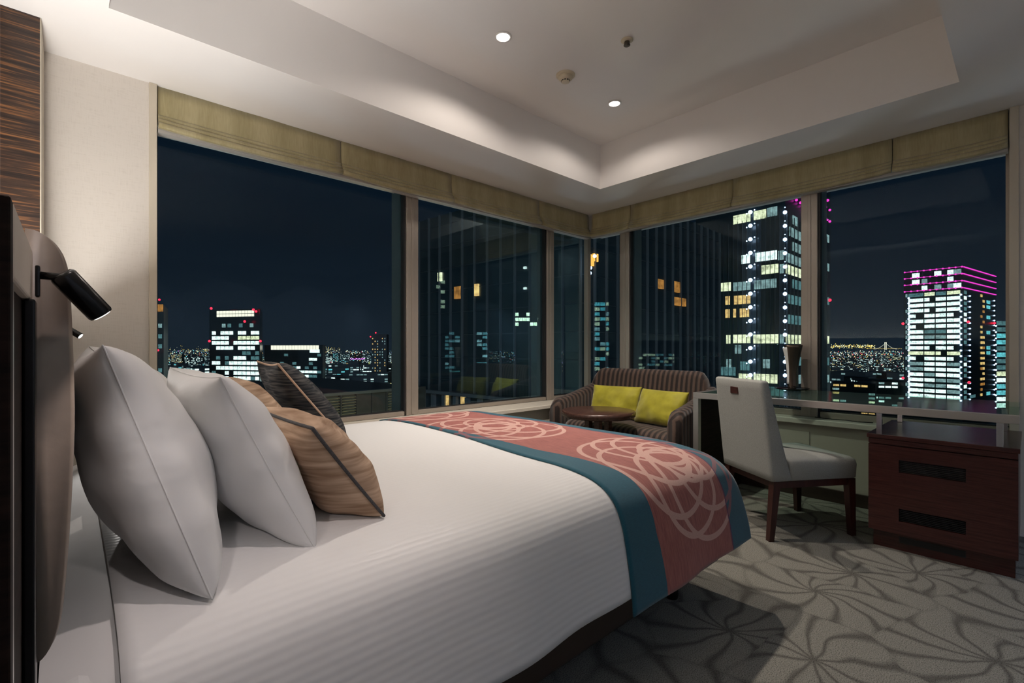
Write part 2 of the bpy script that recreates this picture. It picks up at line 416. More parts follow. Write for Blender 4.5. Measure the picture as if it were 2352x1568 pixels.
# ceiling: raised tray inside a lower soffit
TX0, TX1, TY0, TY1 = 0.115, 3.315, 0.242, 2.481
ce = box('ceiling', (TX0 - 0.1, TY0 - 0.1, ZT), (TX1 + 0.1, TY1 + 0.1, ZT + 0.08), M['paint']); ce['kind'] = 'structure'
bm = bmesh.new()
for lo, hi in (((-0.3, TY1, ZS), (4.3, 3.3, ZT + 0.07)), ((-0.3, -2.7, ZS), (4.3, TY0, ZT + 0.07)), ((-0.3, TY0, ZS), (TX0, TY1, ZT + 0.07)), ((TX1, TY0, ZS), (4.3, TY1, ZT + 0.07))):
    box_into(bm, lo, hi)
done('soffit', bm, M['paint'], ce)
# head wall (behind the headboard) and back wall
box('wall_head', (-0.35, -2.7, 0), (-0.2, 3.3, ZS), M['wallpaper'])['kind'] = 'structure'
box('wall_back', (-0.2, -2.75, 0), (4.2, -2.6, ZS), M['wallpaper'])['kind'] = 'structure'
# window wall on the left: pier, low wall, sill
wlft = setting('wall_left')
box('pier', (-0.2, 3.043, 0), (0.297, 3.28, ZS), M['wallpaper'], wlft)
box('low_wall', (0.297, 2.87, 0), (4.1, 3.28, 0.52), M['lowwall'], wlft)
box('window_sill', (0.30, 2.83, 0.52), (3.93, 3.10, 0.552), M['sill'], wlft, 0.004)
box('lintel', (0.297, 3.12, 2.22), (4.1, 3.28, ZS), M['paint'], wlft)
box('trim_1', (0.297, 3.030, 0.553), (0.330, 3.20, ZS), M['trim'], None, 0.003)['kind'] = 'structure'
# window wall on the right
wrgt = setting('wall_right')
box('pier', (3.887, -2.6, 0), (4.2, 0.040, ZS), M['wallpaper'], wrgt)
box('low_wall', (3.823, 0.040, 0), (4.1, 2.869, 0.512), M['lowwall'], wrgt)
box('window_sill', (3.79, 0.042, 0.512), (3.965, 2.829, 0.550), M['sill'], wrgt, 0.005)
box('lintel', (3.95, 0.040, 2.22), (4.2, 3.119, ZS), M['paint'], wrgt)
box('access_panel', (3.817, 1.05, 0.12), (3.823, 1.75, 0.46), M['lowwall'], wrgt, 0.002)
box('trim_2', (3.874, 0.040, 0.551), (4.05, 0.078, ZS), M['trim'], None, 0.003)['kind'] = 'structure'
box('baseboard_right', (3.806, 0.60, 0), (3.823, 2.86, 0.085), M['baseb'], None, 0.003)['kind'] = 'structure'
box('baseboard_left', (0.30, 2.853, 0), (3.80, 2.87, 0.085), M['baseb'], None, 0.003)['kind'] = 'structure'
# zebra veneered return panel in the corner
zp = box('trim_3', (-0.2, 2.745, 0.0), (-0.088, 3.043, ZS), M['zebra']); zp['kind'] = 'structure'
box('edge_strip', (-0.0885, 2.7455, 0.001), (-0.0845, 3.040, ZS - 0.001), M['trim'], zp)

# ---- windows
def upright(name, lo, hi, parent, mat, grooves=None, axis='X'):
    bm = bmesh.new(); box_into(bm, lo, hi, 0.003, 1)
    return done(name, bm, mat, parent)
w1 = setting('window_1')
GY = 3.155
for (a, b) in ((1.812, 1.912), (3.318, 3.412)):
    m_ = upright('mullion', (a, 3.095, 0.553), (b, 3.150, 2.3), w1, M['frame'])
    box('mullion_bead', (a + 0.040, 3.090, 0.56), (a + 0.060, 3.0955, 2.3), M['frame'], m_, 0.001, 1)
    box('mullion_edge', (a - 0.014, 3.110, 0.585), (a - 0.0005, 3.150, 2.3), M['gasket'], m_)
    box('facade_fin', (a - 0.004, 3.185, 0.3), (b - 0.02, 3.31, 2.6), M['fin'], m_)
box('mullion', (3.935, 3.10, 0.553), (3.985, 3.152, 2.3), M['frame'], w1, 0.003)
for (a, b) in ((0.331, 1.797), (1.9125, 3.303), (3.4125, 3.934)):
    box('bottom_rail', (a, 3.100, 0.553), (b, 3.150, 0.583), M['frame'], w1, 0.002)
    box('gasket', (a, 3.128, 0.5835), (b, 3.150, 0.590), M['gasket'], w1)
for (a, b) in ((0.325, 1.86), (1.862, 3.36), (3.362, 3.97)):
    box('pane', (a, GY, 0.54), (b, GY + 0.008, 2.35), M['glass'], w1)
box('end_frame', (0.331, 3.150, 0.585), (0.345, 3.154, 2.3), M['gasket'], w1)
w2 = setting('window_2')
GX = 3.985
for (a, b) in ((2.600, 2.705), (1.030, 1.135)):
    m_ = upright('mullion', (3.925, a, 0.551), (3.980, b, 2.3), w2, M['frame'])
    box('mullion_bead', (3.920, a + 0.040, 0.56), (3.9255, a + 0.060, 2.3), M['frame'], m_, 0.001, 1)
    box('mullion_edge', (3.940, a - 0.014, 0.585), (3.980, a - 0.0005, 2.3), M['gasket'], m_)
    box('facade_fin', (4.015, a - 0.004, 0.3), (4.14, b - 0.02, 2.6), M['fin'], m_)
for (a, b) in ((0.0785, 1.015), (1.1355, 2.585), (2.7055, 3.098)):
    box('bottom_rail', (3.930, a, 0.551), (3.980, b, 0.592), M['frame'], w2, 0.002)
    box('gasket', (3.955, a, 0.5925), (3.980, b, 0.599), M['gasket'], w2)
for (a, b) in ((0.07, 1.082), (1.084, 2.652), (2.654, 3.150)):
    box('pane', (GX, a, 0.54), (GX + 0.008, b, 2.35), M['glass'], w2)
box('end_frame', (3.950, 0.0785, 0.60), (3.982, 0.094, 2.3), M['frame'], w2)

# ---- roman blinds, folded up under the soffit
def blind(name, label, a, b, seams, fn):
    """fn(t, out, z): world position at distance t along the wall, out metres into the room"""
    root = thing(name, label, 'blind', fn((a + b) / 2, 0, ZS))
    inv = -Vector(fn((a + b) / 2, 0, ZS))
    cuts = [a] + seams + [b]
    for i, (p, q) in enumerate(zip(cuts, cuts[1:])):
        p2, q2 = p + 0.003, q - 0.003
        def sheet(nm, prof, mat, sag, bulge):
            bm = bmesh.new(); n = 18; rows = []
            for j in range(n + 1):
                u = j / n; t = p2 + (q2 - p2) * u; s_ = sin(pi * u) ** 0.8
                rows.append([bm.verts.new(Vector(fn(t, o_ + bulge * s_ * (0.4 + 0.6 * sin(9 * u + i + z_ * 40) ** 2), ZS + z_ - sag * s_)) + inv) for (o_, z_) in prof])
            for r0, r1 in zip(rows, rows[1:]):
                for k in range(len(prof)):
                    k2 = (k + 1) % len(prof); bm.faces.new((r0[k], r0[k2], r1[k2], r1[k]))
            bm.faces.new(rows[0]); bm.faces.new(list(reversed(rows[-1])))
            return done(nm, bm, mat, root, True)
        sheet('panel', [(0.0, 0), (0.004, -0.05), (0.006, -0.10), (0.010, -0.150), (0.006, -0.168), (-0.02, -0.168), (-0.02, 0)], M['blind'], 0.0, 0.006)
        for k in range(3):
            z0 = -0.152 - k * 0.023; o0 = 0.014 + 0.014 * k
            prof = [(o0 - 0.03, z0), (o0 - 0.004, z0 + 0.004), (o0 + 0.004, z0 - 0.006), (o0 + 0.006, z0 - 0.018), (o0 + 0.001, z0 - 0.027), (o0 - 0.03, z0 - 0.027)]
            sheet('fold', prof, M['blind'], 0.006 + 0.004 * k, 0.006)
    bm = bmesh.new()
    ps = [Vector(fn(t, o_, ZS + z_)) + inv for t in (a + 0.002, b - 0.002) for (o_, z_) in ((-0.03, -0.226), (0.018, -0.226), (0.018, -0.243), (-0.03, -0.243))]
    vs = [bm.verts.new(v) for v in ps]
    for q in ((0, 1, 2, 3), (7, 6, 5, 4), (0, 4, 5, 1), (1, 5, 6, 2), (2, 6, 7, 3), (3, 7, 4, 0)): bm.faces.new([vs[k] for k in q])
    done('bottom_bar', bm, M['blindrail'], root)
blind('roman_blind', 'olive roman blind folded up above the wide window behind the bed', 0.332, 3.884, [1.30, 2.18, 3.16], lambda t, o, z: (t, 3.052 - o, z))
blind('roman_blind', 'olive roman blind folded up above the window behind sofa and desk', 0.080, 3.020, [2.56, 1.61, 0.60][::-1], lambda t, o, z: (3.896 - o, t, z))

# ================================================================== CEILING FITTINGS
def downlight(x, y, label, lit=True):
    o = thing('downlight', label, 'ceiling light', (x, y, ZT), 0, None)
    lathe('trim_ring', [(0.040, 0.0), (0.047, -0.002), (0.047, -0.006), (0.038, -0.007), (0.036, -0.003)], M['paint'], o, 32)
    lathe('lens', [(0.0, -0.0035), (0.036, -0.0035), (0.036, -0.001), (0, -0.001)], M['bulb'], o, 28)
downlight(*SPOTS_SEEN[0], 'glowing round downlight in raised ceiling, left of the smoke detector')
downlight(*SPOTS_SEEN[1], 'glowing round downlight in raised ceiling, nearest the window corner')
o = thing('smoke_detector', 'cream round smoke detector with slotted cap on ceiling', 'detector', (2.298, 1.988, ZT))
lathe('base', [(0.060, 0), (0.060, -0.006), (0.054, -0.010), (0.045, -0.012), (0, -0.012)], M['plastic'], o, 36)
hd = lathe('sensor_head', [(0.044, -0.012), (0.045, -0.022), (0.036, -0.030), (0.026, -0.034), (0.026, -0.044), (0.020, -0.047), (0, -0.047)], M['plastic'], o, 36)
for k in range(10):
    a = 2 * pi * k / 10
    box('slot', (0.024, -0.005, -0.042), (0.0275, 0.005, -0.036), M['gasket'], hd, M=Matrix.Rotation(a, 4, 'Z'))
o = thing('sprinkler', 'small round ceiling sprinkler with dark metal nozzle', 'sprinkler', (2.288, 1.528, ZT))
lathe('flange', [(0.032, 0), (0.034, -0.004), (0.024, -0.009), (0.016, -0.010), (0, -0.010)], M['plastic'], o, 30)
lathe('nozzle', [(0.014, -0.009), (0.016, -0.016), (0.015, -0.026), (0.018, -0.028), (0.018, -0.031), (0, -0.031)], simple('dark_nozzle', (0.10, 0.09, 0.08), 0.3, 0.8), o, 20)

# ================================================================== HEADBOARD
hb = thing('headboard', 'dark wood headboard with padded leather front and cream top rail', 'headboard', (-0.1, 1.55, 0))
def hbox(nm, lo, hi, mat, bev=0.0, seg=2, par=hb):
    return box(nm, (lo[0] + 0.1, lo[1] - 1.55, lo[2]), (hi[0] + 0.1, hi[1] - 1.55, hi[2]), mat, par, bev, seg)
hbox('end_board', (-0.199, 0.488, 0), (-0.0305, 0.509, 1.157), M['darkwood'], 0.001, 1)
hbox('backing_panel', (-0.075, 0.510, 0), (-0.036, 2.70, 1.100), M['darkwood'])
hbox('top_rail', (-0.080, 0.510, 1.101), (-0.030, 2.70, 1.157), M['rail'], 0.002)
hbox('edge_strip', (-0.0355, 0.5105, 0.001), (-0.0318, 0.540, 1.1005), M['steel'])
hbox('edge_strip', (-0.0355, 0.705, 0.02), (-0.026, 0.742, 1.1005), M['black'], 0.002)
# padded front, profile bulging towards the bed
def catmull(pts, n):
    out = []
    P = [pts[0]] + list(pts) + [pts[-1]]
    for i in range(1, len(P) - 2):
        for k in range(n):
            t_ = k / n
            out.append(tuple(0.5 * (2 * P[i][j] + (P[i + 1][j] - P[i - 1][j]) * t_ + (2 * P[i - 1][j] - 5 * P[i][j] + 4 * P[i + 1][j] - P[i + 2][j]) * t_ ** 2 + (-P[i - 1][j] + 3 * P[i][j] - 3 * P[i + 1][j] + P[i + 2][j]) * t_ ** 3) for j in range(len(P[0]))))
    out.append(tuple(pts[-1])); return out
prof = catmull([(-0.036, 1.182), (-0.025, 1.180), (-0.0107, 1.168), (-0.0016, 1.144), (0.0016, 1.10), (0.0047, 0.98), (0.0030, 0.90), (-0.0005, 0.82), (-0.0053, 0.75), (-0.0107, 0.72), (-0.0213, 0.70), (-0.036, 0.695)], 4)
bm = bmesh.new(); rows = []
ys = [0.752, 0.7535, 0.760] + [0.760 + (2.62 - 0.760) * k / 40 for k in range(1, 41)] + [2.6265, 2.628]
for y in ys:
    e_ = min(y - 0.752, 2.628 - y); sc = 1.0 if e_ > 0.008 else 0.90 + 0.10 * (e_ / 0.008) ** 0.5
    rows.append([bm.verts.new(((-0.036 + (x + 0.036) * sc) + 0.1, y - 1.55, 0.9 + (z - 0.9) * (0.985 + 0.015 * sc))) for x, z in prof])
for a, b in zip(rows, rows[1:]):
    for k in range(len(prof) - 1): bm.faces.new((a[k], a[k + 1], b[k + 1], b[k]))
bm.faces.new(rows[0]); bm.faces.new(list(reversed(rows[-1])))
done('padded_front', bm, M['leather'], hb, True)
hbox('cove_strip', (-0.160, 0.60, 1.060), (-0.110, 2.65, 1.075), M['strip'])
hbox('cove_shelf', (-0.199, 0.510, 1.030), (-0.0755, 2.70, 1.059), M['darkwood'])

def reading_lamp(label, y, ax, lit):
    o = thing('reading_lamp', label, 'lamp', (-0.026, y, 1.128))
    box('mount', (-0.001, -0.006, -0.024), (0.003, 0.006, 0.010), M['black'], o, 0.0015)
    tube('arm', [(0.003, 0, 0), (0.024, 0, -0.001), (0.0285, 0, -0.0012)], 0.0042, M['black'], o, 12)
    d = Vector(ax).normalized(); p = Vector((0.0265, 0.0, -0.006)) - d * 0.012
    L = 0.056
    h = tube('lamp_head', [p, p + d * 0.002, p + d * 0.004, p + d * (L - 0.002), p + d * L], [0.0095, 0.0118, 0.0124, 0.0124, 0.0115], M['black'], o, 20)
    bm = bmesh.new(); c = p + d * (L + 0.0004); a = d.cross(Vector((0, 0, 1))).normalized(); b = d.cross(a)
    c2 = c + d * 0.0004
    va = [bm.verts.new(c + (a * cos(2 * pi * k / 16) + b * sin(2 * pi * k / 16)) * 0.0098) for k in range(16)]
    vb = [bm.verts.new(c2 + (a * cos(2 * pi * k / 16) + b * sin(2 * pi * k / 16)) * 0.0090) for k in range(16)]
    bm.faces.new(va); bm.faces.new(vb)
    for k in range(16): bm.faces.new((va[k], va[(k + 1) % 16], vb[(k + 1) % 16], vb[k]))
    done('lens', bm, M['readbulb'] if lit else M['lampwhite'], h)
    return o
reading_lamp('black cylinder reading lamp on the near end of the headboard', 0.725, (0.60, 0.16, -0.76), True)
reading_lamp('lit black reading lamp at the far end of the headboard', 2.632, (0.70, -0.30, -0.55), True)
l = bpy.data.lights.new('reading_beam', 'SPOT'); l.energy = 9; l.color = (1, 0.96, 0.92); l.spot_size = radians(80); l.spot_blend = 0.5; l.shadow_soft_size = 0.008
lo = bpy.data.objects.new('reading_beam', l); lo.location = (0.060, 2.61, 1.082); COL.objects.link(lo)
lo.rotation_euler = Vector((0.35, -0.75, -0.45)).to_track_quat('-Z', 'Y').to_euler()

l = bpy.data.lights.new('reading_beam', 'SPOT'); l.energy = 1.6; l.color = (1, 0.88, 0.84); l.spot_size = radians(120); l.spot_blend = 0.8; l.shadow_soft_size = 0.008
lo = bpy.data.objects.new('reading_beam', l); lo.location = (0.048, 0.735, 1.080); COL.objects.link(lo)
lo.rotation_euler = Vector((0.35, 0.22, -0.90)).to_track_quat('-Z', 'Y').to_euler()
# ================================================================== BED
PROF = catmull([(2.67, 0.32), (2.665, 0.45), (2.645, 0.55), (2.58, 0.612), (2.46, 0.634), (2.0, 0.640), (1.5, 0.636), (1.2, 0.630), (1.04, 0.621), (0.945, 0.602), (0.885, 0.562), (0.850, 0.495), (0.828, 0.41), (0.814, 0.34), (0.806, 0.285), (0.802, 0.245)], 14)
LEN = [0.0]
for a, b in zip(PROF, PROF[1:]): LEN.append(LEN[-1] + sqrt((a[0] - b[0]) ** 2 + (a[1] - b[1]) ** 2))
def prof_at(s):
    s = max(0, min(LEN[-1] - 1e-6, s)); lo, hi = 0, len(LEN) - 1
    while hi - lo > 1:
        m_ = (lo + hi) // 2
        if LEN[m_] <= s: lo = m_
        else: hi = m_
    u = (s - LEN[lo]) / (LEN[hi] - LEN[lo]); a, b = PROF[lo], PROF[hi]
    d = Vector((b[0] - a[0], b[1] - a[1])).normalized()
    return a[0] + (b[0] - a[0]) * u, a[1] + (b[1] - a[1]) * u, Vector((d.y, -d.x)) if True else None
def foot(w):
    """longitudinal: distance from the head -> (x, drop)"""
    R = 0.085; x1 = 2.10 - R
    if w <= x1: 
        return w, 0.022 * max(0, (w - 1.55) / 0.55) ** 2
    th = (w - x1) / R
    if th < pi / 2: return x1 + R * sin(th), 0.022 + R * (1 - cos(th)) 
    return 2.10 + 0.02 * min(1, (th - pi / 2)), 0.022 + R + (w - x1 - R * pi / 2)
def drape(name, w0, w1, s0, s1, off, mat, nw, ns, uvx0=0.0, head=None, hem=0.0, thick=0.0, ripple=0.0):
    bm = bmesh.new(); uvl = bm.loops.layers.uv.new('UVMap'); rows = []; uv = {}
    for i in range(ns + 1):
        row = []
        for j in range(nw + 1):
            u = j / nw; v_ = i / ns
            s = s0 + (s1 - s0) * v_
            wa = w0 + (head(s) if head else 0)
            w = wa + (w1 - wa) * u
            ss = s + (hem * (1 - u) if i == ns else 0) * 0
            y, z, nrm = prof_at(ss); x, dr = foot(w)
            k = max(0.0, min(1.0, (z - 0.26) / 0.36))
            side = max(0, (0.60 - z) / 0.3)
            rip = ripple * side * (sin(x * 9.0 + 1.0) * 0.6 + sin(x * 17 + 0.5) * 0.4) if y < 1.2 else 0
            un = 0.0018 * (sin(x * 7 + y * 5) + sin(x * 3.1 - y * 9)) * k
            vtx = bm.verts.new((x, y + nrm.x * off - rip, z - dr * k + nrm.y * off + un + (off if abs(dr) < 0.3 else off * 0.3) * 0))
            if dr > 0.05: vtx.co.x += off
            row.append(vtx); uv[vtx] = (w - uvx0, s)
        rows.append(row)
    for a, b in zip(rows, rows[1:]):
        for j in range(nw):
            f = bm.faces.new((a[j], b[j], b[j + 1], a[j + 1]))
            for lp_ in f.loops: lp_[uvl].uv = uv[lp_.vert]
    o = done(name, bm, mat, None, True, recalc=False)
    if thick:
        md = o.modifiers.new('thickness', 'SOLIDIFY'); md.thickness = thick; md.offset = -1
    return o
bed = thing('bed', 'dark based double bed made up with white striped bedding, head to the left wall', 'bed', (1.05, 1.72, 0))
def bbox(nm, lo, hi, mat, bev=0.0, seg=2):
    return box(nm, (lo[0] - 1.05, lo[1] - 1.72, lo[2]), (hi[0] - 1.05, hi[1] - 1.72, hi[2]), mat, bed, bev, seg)
bbox('bed_base', (0.00, 0.905, 0.135), (2.055, 2.60, 0.325), M['baseb'], 0.012)
bbox('mattress', (-0.020, 0.925, 0.327), (2.04, 2.56, 0.56), M['linen'], 0.03, 3)
for (x, y) in ((1.86, 1.02), (1.86, 2.45), (0.2, 1.02), (0.2, 2.45)):
    lathe('caster', [(0.0, 0.0), (0.022, 0.0), (0.026, 0.02), (0.022, 0.05), (0.012, 0.06), (0.012, 0.136), (0, 0.136)], M['black'], bed, 16, (x - 1.05, y - 1.72, 0))
# bottom sheet: over the mattress head and down the near side with folds
bm = bmesh.new(); uvl = bm.loops.layers.uv.new('UVMap'); rows = []
for i in range(70):
    s = LEN[-1] * (0.06 + 0.94 * i / 69); row = []
    for j in range(14):
        x = -0.034 + 0.38 * j / 13
        y, z, nrm = prof_at(s)
        side = max(0, (0.60 - z) / 0.3) if y < 1.3 else 0
        rip = side * 0.016 * sin(x * 46 + 1.0 + z * 5)
        zz = z - 0.028 - 0.02 * max(0, 1 - x / 0.05) * (1 - min(side, 1))
        row.append(bm.verts.new((x - 1.05 + 0.012 * side * sin(z * 12), y + 0.014 - nrm.x * 0.0 - rip - 1.72, zz)))
    rows.append(row)
for a, b in zip(rows, rows[1:]):
    for j in range(13): bm.faces.new((a[j], b[j], b[j + 1], a[j + 1]))
sh = done('fitted_sheet', bm, M['linen'], bed, True, recalc=False)
dv = drape('duvet', 0.055, 2.36, 0.0, LEN[-1] - 0.055, 0.0, M['duvet'], 90, 150, ripple=0.010)
dv.modifiers.new('thickness', 'SOLIDIFY').thickness = 0.012
dv.modifiers['thickness'].offset = -1
tag(dv, 'white satin striped duvet spread over the bed', 'duvet')
rn = drape('bed_runner', 1.285, 2.125, 0.03, LEN[-1] - 0.004, 0.007, M['runner'], 44, 190, uvx0=1.285,
           head=lambda s: 0.05 * exp(-((s - 1.0) / 0.6) ** 2) + 0.025 * sin(s * 3.0) - 0.06 * max(0, (s - 1.75) / 0.5), thick=0.006, ripple=0.006)
tag(rn, 'mauve bed runner with teal borders and looping ring pattern across bed foot', 'runner')

# ---- pillows and cushions
def cushion(name, label, cat, near_top, near_bot, Wd, T, mat, yaw=0.0, pipe=None, flange=0.0, group=None, puff=0.45, pinch=0.055, seed=0, seam=None, hscale=1.0, sag=0.0):
    """upright cushion seen along its width. near_top / near_bot: the two corners of its near end; it runs Wd metres away along +Y (turned by yaw)"""
    rnd = random.Random(seed)
    A, B = Vector(near_top), Vector(near_bot)
    up = (A - B); H = up.length * hscale; up.normalize()
    wd = Vector((sin(yaw), cos(yaw), 0)); up = (up - wd * up.dot(wd)).normalized()
    nrm = wd.cross(up).normalized()          # towards +x
    if nrm.x < 0: nrm = -nrm
    C = (A + B) / 2 + wd * (Wd / 2)
    n = 40
    bm = bmesh.new(); uvl = bm.loops.layers.uv.new('UVMap')
    ph = [rnd.uniform(0, 6) for _ in range(6)]
    def pt(u, v, sgn):
        # rounded edge distribution
        x = u * Wd / 2 * (1 - pinch * (1 - v * v) ** 1.0 * abs(u) ** 3)
        y = v * H / 2 * (1 - pinch * (1 - u * u) ** 1.0 * abs(v) ** 3)
        e_ = max(0.0, (1 - u ** 2)) ** puff * max(0.0, (1 - v ** 2)) ** puff
        th = T / 2 * e_
        th += T * 0.035 * e_ * (sin(5 * u + ph[0]) * sin(4 * v + ph[1]) + 0.5 * sin(9 * u + 3 * v + ph[2]))
        th += T * 0.03 * (1 - e_) * sin(14 * v + ph[3]) * (1 - abs(v)) * (1 if abs(u) < 0.999 else 0)
        th += T * 0.045 * e_ * (mnoise.noise(Vector((u * 2.2 + seed * 7, v * 2.2, sgn))) + 0.4 * mnoise.noise(Vector((u * 4 + v * 3 + seed, v * 2, sgn * 2))))
        th *= 1.0 - 0.10 * v                     # fuller towards the bottom
        bow = sag * (1 - v * v)
        return wd * x + up * y + nrm * (sgn * th + bow)
    grid = {}
    us = [sin(pi / 2 * (-1 + 2 * i / n)) for i in range(n + 1)]
    for sgn in (1, -1):
        for i in range(n + 1):
            for j in range(n + 1):
                edge = i in (0, n) or j in (0, n)
                if edge and sgn == -1: grid[(i, j, -1)] = grid[(i, j, 1)]; continue
                grid[(i, j, sgn)] = bm.verts.new(pt(us[i], us[j], sgn))
    for sgn in (1, -1):
        for i in range(n):
            for j in range(n):
                q = [grid[(i, j, sgn)], grid[(i + 1, j, sgn)], grid[(i + 1, j + 1, sgn)], grid[(i, j + 1, sgn)]]
                if sgn < 0: q.reverse()
                bm.faces.new(q)
    if pipe is None and seam is None:
        o = done(name, bm, mat, None, True); o.location = C
        return tag(o, label, cat, group)
    o = thing(name, label, cat, C, 0, group)
    done('cover', bm, mat, o, True)
    loop = [(us[i], -1) for i in range(n)] + [(1, us[j]) for j in range(n)] + [(us[n - i], 1) for i in range(n)] + [(-1, us[n - j]) for j in range(n)]
    pts = [pt(u, v, 1) * (1.004 if pipe else 1.001) for u, v in loop]
    tube('piping' if pipe else 'hem', pts, 0.0042 if pipe else 0.0014, pipe or seam, o, 6, closed=True)
    return o
cushion('pillow', 'large white pillow leaning on headboard, nearest the camera', 'pillow', (0.040, 0.93, 1.045), (0.178, 0.985, 0.625), 0.66, 0.195, M['linen'], 0.0, seam=M['linen'], seed=1, puff=0.40, hscale=1.03)
cushion('pillow', 'white pillow standing in front of the largest one, beside tan cushion', 'pillow', (0.215, 1.01, 0.985), (0.385, 1.08, 0.625), 0.62, 0.175, M['linen'], 0.0, seam=M['linen'], seed=2, puff=0.40, hscale=1.03)
cushion('pillow', 'bright white pillow on the window side, lit by far reading lamp', 'pillow', (0.135, 1.72, 0.992), (0.285, 1.74, 0.636), 0.66, 0.20, M['linen'], 0.0, seam=M['linen'], seed=3, puff=0.40)
cushion('cushion', 'tan silk cushion with dark piping, nearest the camera', 'cushion', (0.402, 1.10, 0.868), (0.575, 1.09, 0.632), 0.50, 0.185, M['tan'], 0.02, pipe=M['darkpipe'], seed=4, puff=0.42, pinch=0.05)
cushion('cushion', 'tan silk cushion half hidden behind the white pillows, window side', 'cushion', (0.395, 1.78, 0.930), (0.60, 1.80, 0.645), 0.46, 0.21, M['tan'], 0.0, pipe=M['darkpipe'], seed=5, puff=0.42)
cushion('cushion', 'charcoal streaked cushion with tan piping, window side of bed', 'cushion', (0.595, 1.92, 0.978), (0.865, 2.02, 0.650), 0.45, 0.165, M['charcoal'], 0.10, pipe=M['tanpipe'], seed=6, puff=0.42, pinch=0.06)

# ================================================================== SOFA
sofa = thing('sofa', 'small brown striped velvet sofa in the window corner', 'sofa', (3.40, 2.20, 0))
def uv_proj(o, fn):
    me = o.data; uvl = me.uv_layers.new(name='UVMap')
    for p in me.polygons:
        for li in p.loop_indices:
            v = me.vertices[me.loops[li].vertex_index].co
            uvl.data[li].uv = fn(v)
sx, sy = 3.40, 2.20
# backrest: leaning slab with a rolled, rounded top
bm = bmesh.new(); rows = []
bp = catmull([(3.50, 0.34), (3.535, 0.46), (3.565, 0.62), (3.595, 0.78), (3.612, 0.835), (3.645, 0.862), (3.685, 0.855), (3.712, 0.80), (3.735, 0.60), (3.745, 0.34), (3.745, 0.16), (3.62, 0.16)], 5)
NY = 36
for k in range(NY + 1):
    u = k / NY; row = []
    for (x, z) in bp:
        half = 0.565 - 0.055 * max(0, (z - 0.60) / 0.26)       # top narrower than the bottom
        yy = 2.205 - half + 2 * half * u
        cr = max(0, abs(2 * u - 1) - 0.90) / 0.10
        zz = z - 0.045 * cr ** 2 * max(0, (z - 0.6) / 0.26)
        xx = x - 0.055 * (abs(2 * u - 1) ** 3) * (1 if z > 0.4 else 0)   # wings curve forward
        row.append(bm.verts.new((xx - sx, yy - sy, zz)))
    rows.append(row)
for a, b in zip(rows, rows[1:]):
    for j in range(len(bp)):
        j2 = (j + 1) % len(bp); bm.faces.new((a[j], a[j2], b[j2], b[j]))
bm.faces.new(rows[0]); bm.faces.new(list(reversed(rows[-1])))
o = done('backrest', bm, M['sofa'], sofa, True); uv_proj(o, lambda v: (v.y, v.z))
for sg in (1, -1):
    yc = sy + sg * 0.535
    # arm outline in x,z, swept across its thickness with a rounded top
    bm = bmesh.new(); rows = []
    xs = [3.02 + 0.62 * k / 22 for k in range(23)]
    for x in xs:
        f = (x - 3.02) / 0.62
        top = 0.612 + 0.135 * f ** 1.3 - 0.06 * max(0, (0.10 - f) / 0.10) ** 2
        fl = sg * 0.015 * (1 - f)
        w = 0.052
        ring = []
        for (dy, dz) in ((-w, 0.15), (-w, top - 0.05), (-w * 0.8, top - 0.016), (-w * 0.35, top), (w * 0.35, top), (w * 0.8, top - 0.016), (w, top - 0.05), (w, 0.15)):
            inset = 0.02 * max(0, (0.06 - f) / 0.06) ** 2
            ring.append(bm.verts.new((x - sx, yc + dy * (1 - 8 * inset) + fl - sy, dz)))
        rows.append(ring)
    for a, b in zip(rows, rows[1:]):
        for j in range(8):
            j2 = (j + 1) % 8; bm.faces.new((a[j], a[j2], b[j2], b[j]))
    bm.faces.new(rows[0]); bm.faces.new(list(reversed(rows[-1])))
    o = done('armrest', bm, M['sofa'], sofa, True); uv_proj(o, lambda v: (v.x + v.y * 0.8, v.z))
sp_ = catmull([(3.55, 0.29), (3.12, 0.29), (3.085, 0.33), (3.08, 0.385), (3.115, 0.425), (3.20, 0.440), (3.38, 0.437), (3.55, 0.430)], 5)
bm = bmesh.new(); rows = []
for k in range(31):
    y = -0.475 + 0.95 * k / 30
    rows.append([bm.verts.new((x - sx, y, z + (0.006 * sin(pi * k / 30) if z > 0.4 else 0))) for x, z in sp_])
for a, b in zip(rows, rows[1:]):
    for j in range(len(sp_)):
        j2 = (j + 1) % len(sp_); bm.faces.new((a[j], a[j2], b[j2], b[j]))
bm.faces.new(rows[0]); bm.faces.new(list(reversed(rows[-1])))
o = done('seat_cushion', bm, M['sofa'], sofa, True); uv_proj(o, lambda v: (v.y, v.z))
o = box('seat_base', (3.09 - sx, -0.475, 0.13), (3.60 - sx, 0.475, 0.289), M['sofa'], sofa, 0.01); uv_proj(o, lambda v: (v.y, v.z))
for (x, y) in ((3.10, 0.50), (3.10, -0.50), (3.68, 0.47), (3.68, -0.47)):
    lathe('leg', [(0, 0), (0.016, 0), (0.024, 0.155), (0, 0.155)], M['mahogleg'], sofa, 12, (x - sx, y, 0))
def lumbar(label, c, half_w, h, T, lean, yawd, seed):
    up = Vector((sin(lean), 0, cos(lean))); R = Matrix.Rotation(radians(yawd), 3, 'Z'); up = R @ up
    wd = R @ Vector((0, 1, 0)); c = Vector(c)
    A = c - wd * half_w + up * h / 2; B = c - wd * half_w - up * h / 2
    o = cushion('cushion', label, 'cushion', A, B, 2 * half_w, T, M['yellow'], yaw=-radians(yawd), seed=seed, puff=0.38, pinch=0.045, group=None)
    return o
lumbar('yellow velvet cushion on sofa, beside the window and behind the round table', (3.475, 2.44, 0.580), 0.225, 0.285, 0.15, 0.32, 10, 11)
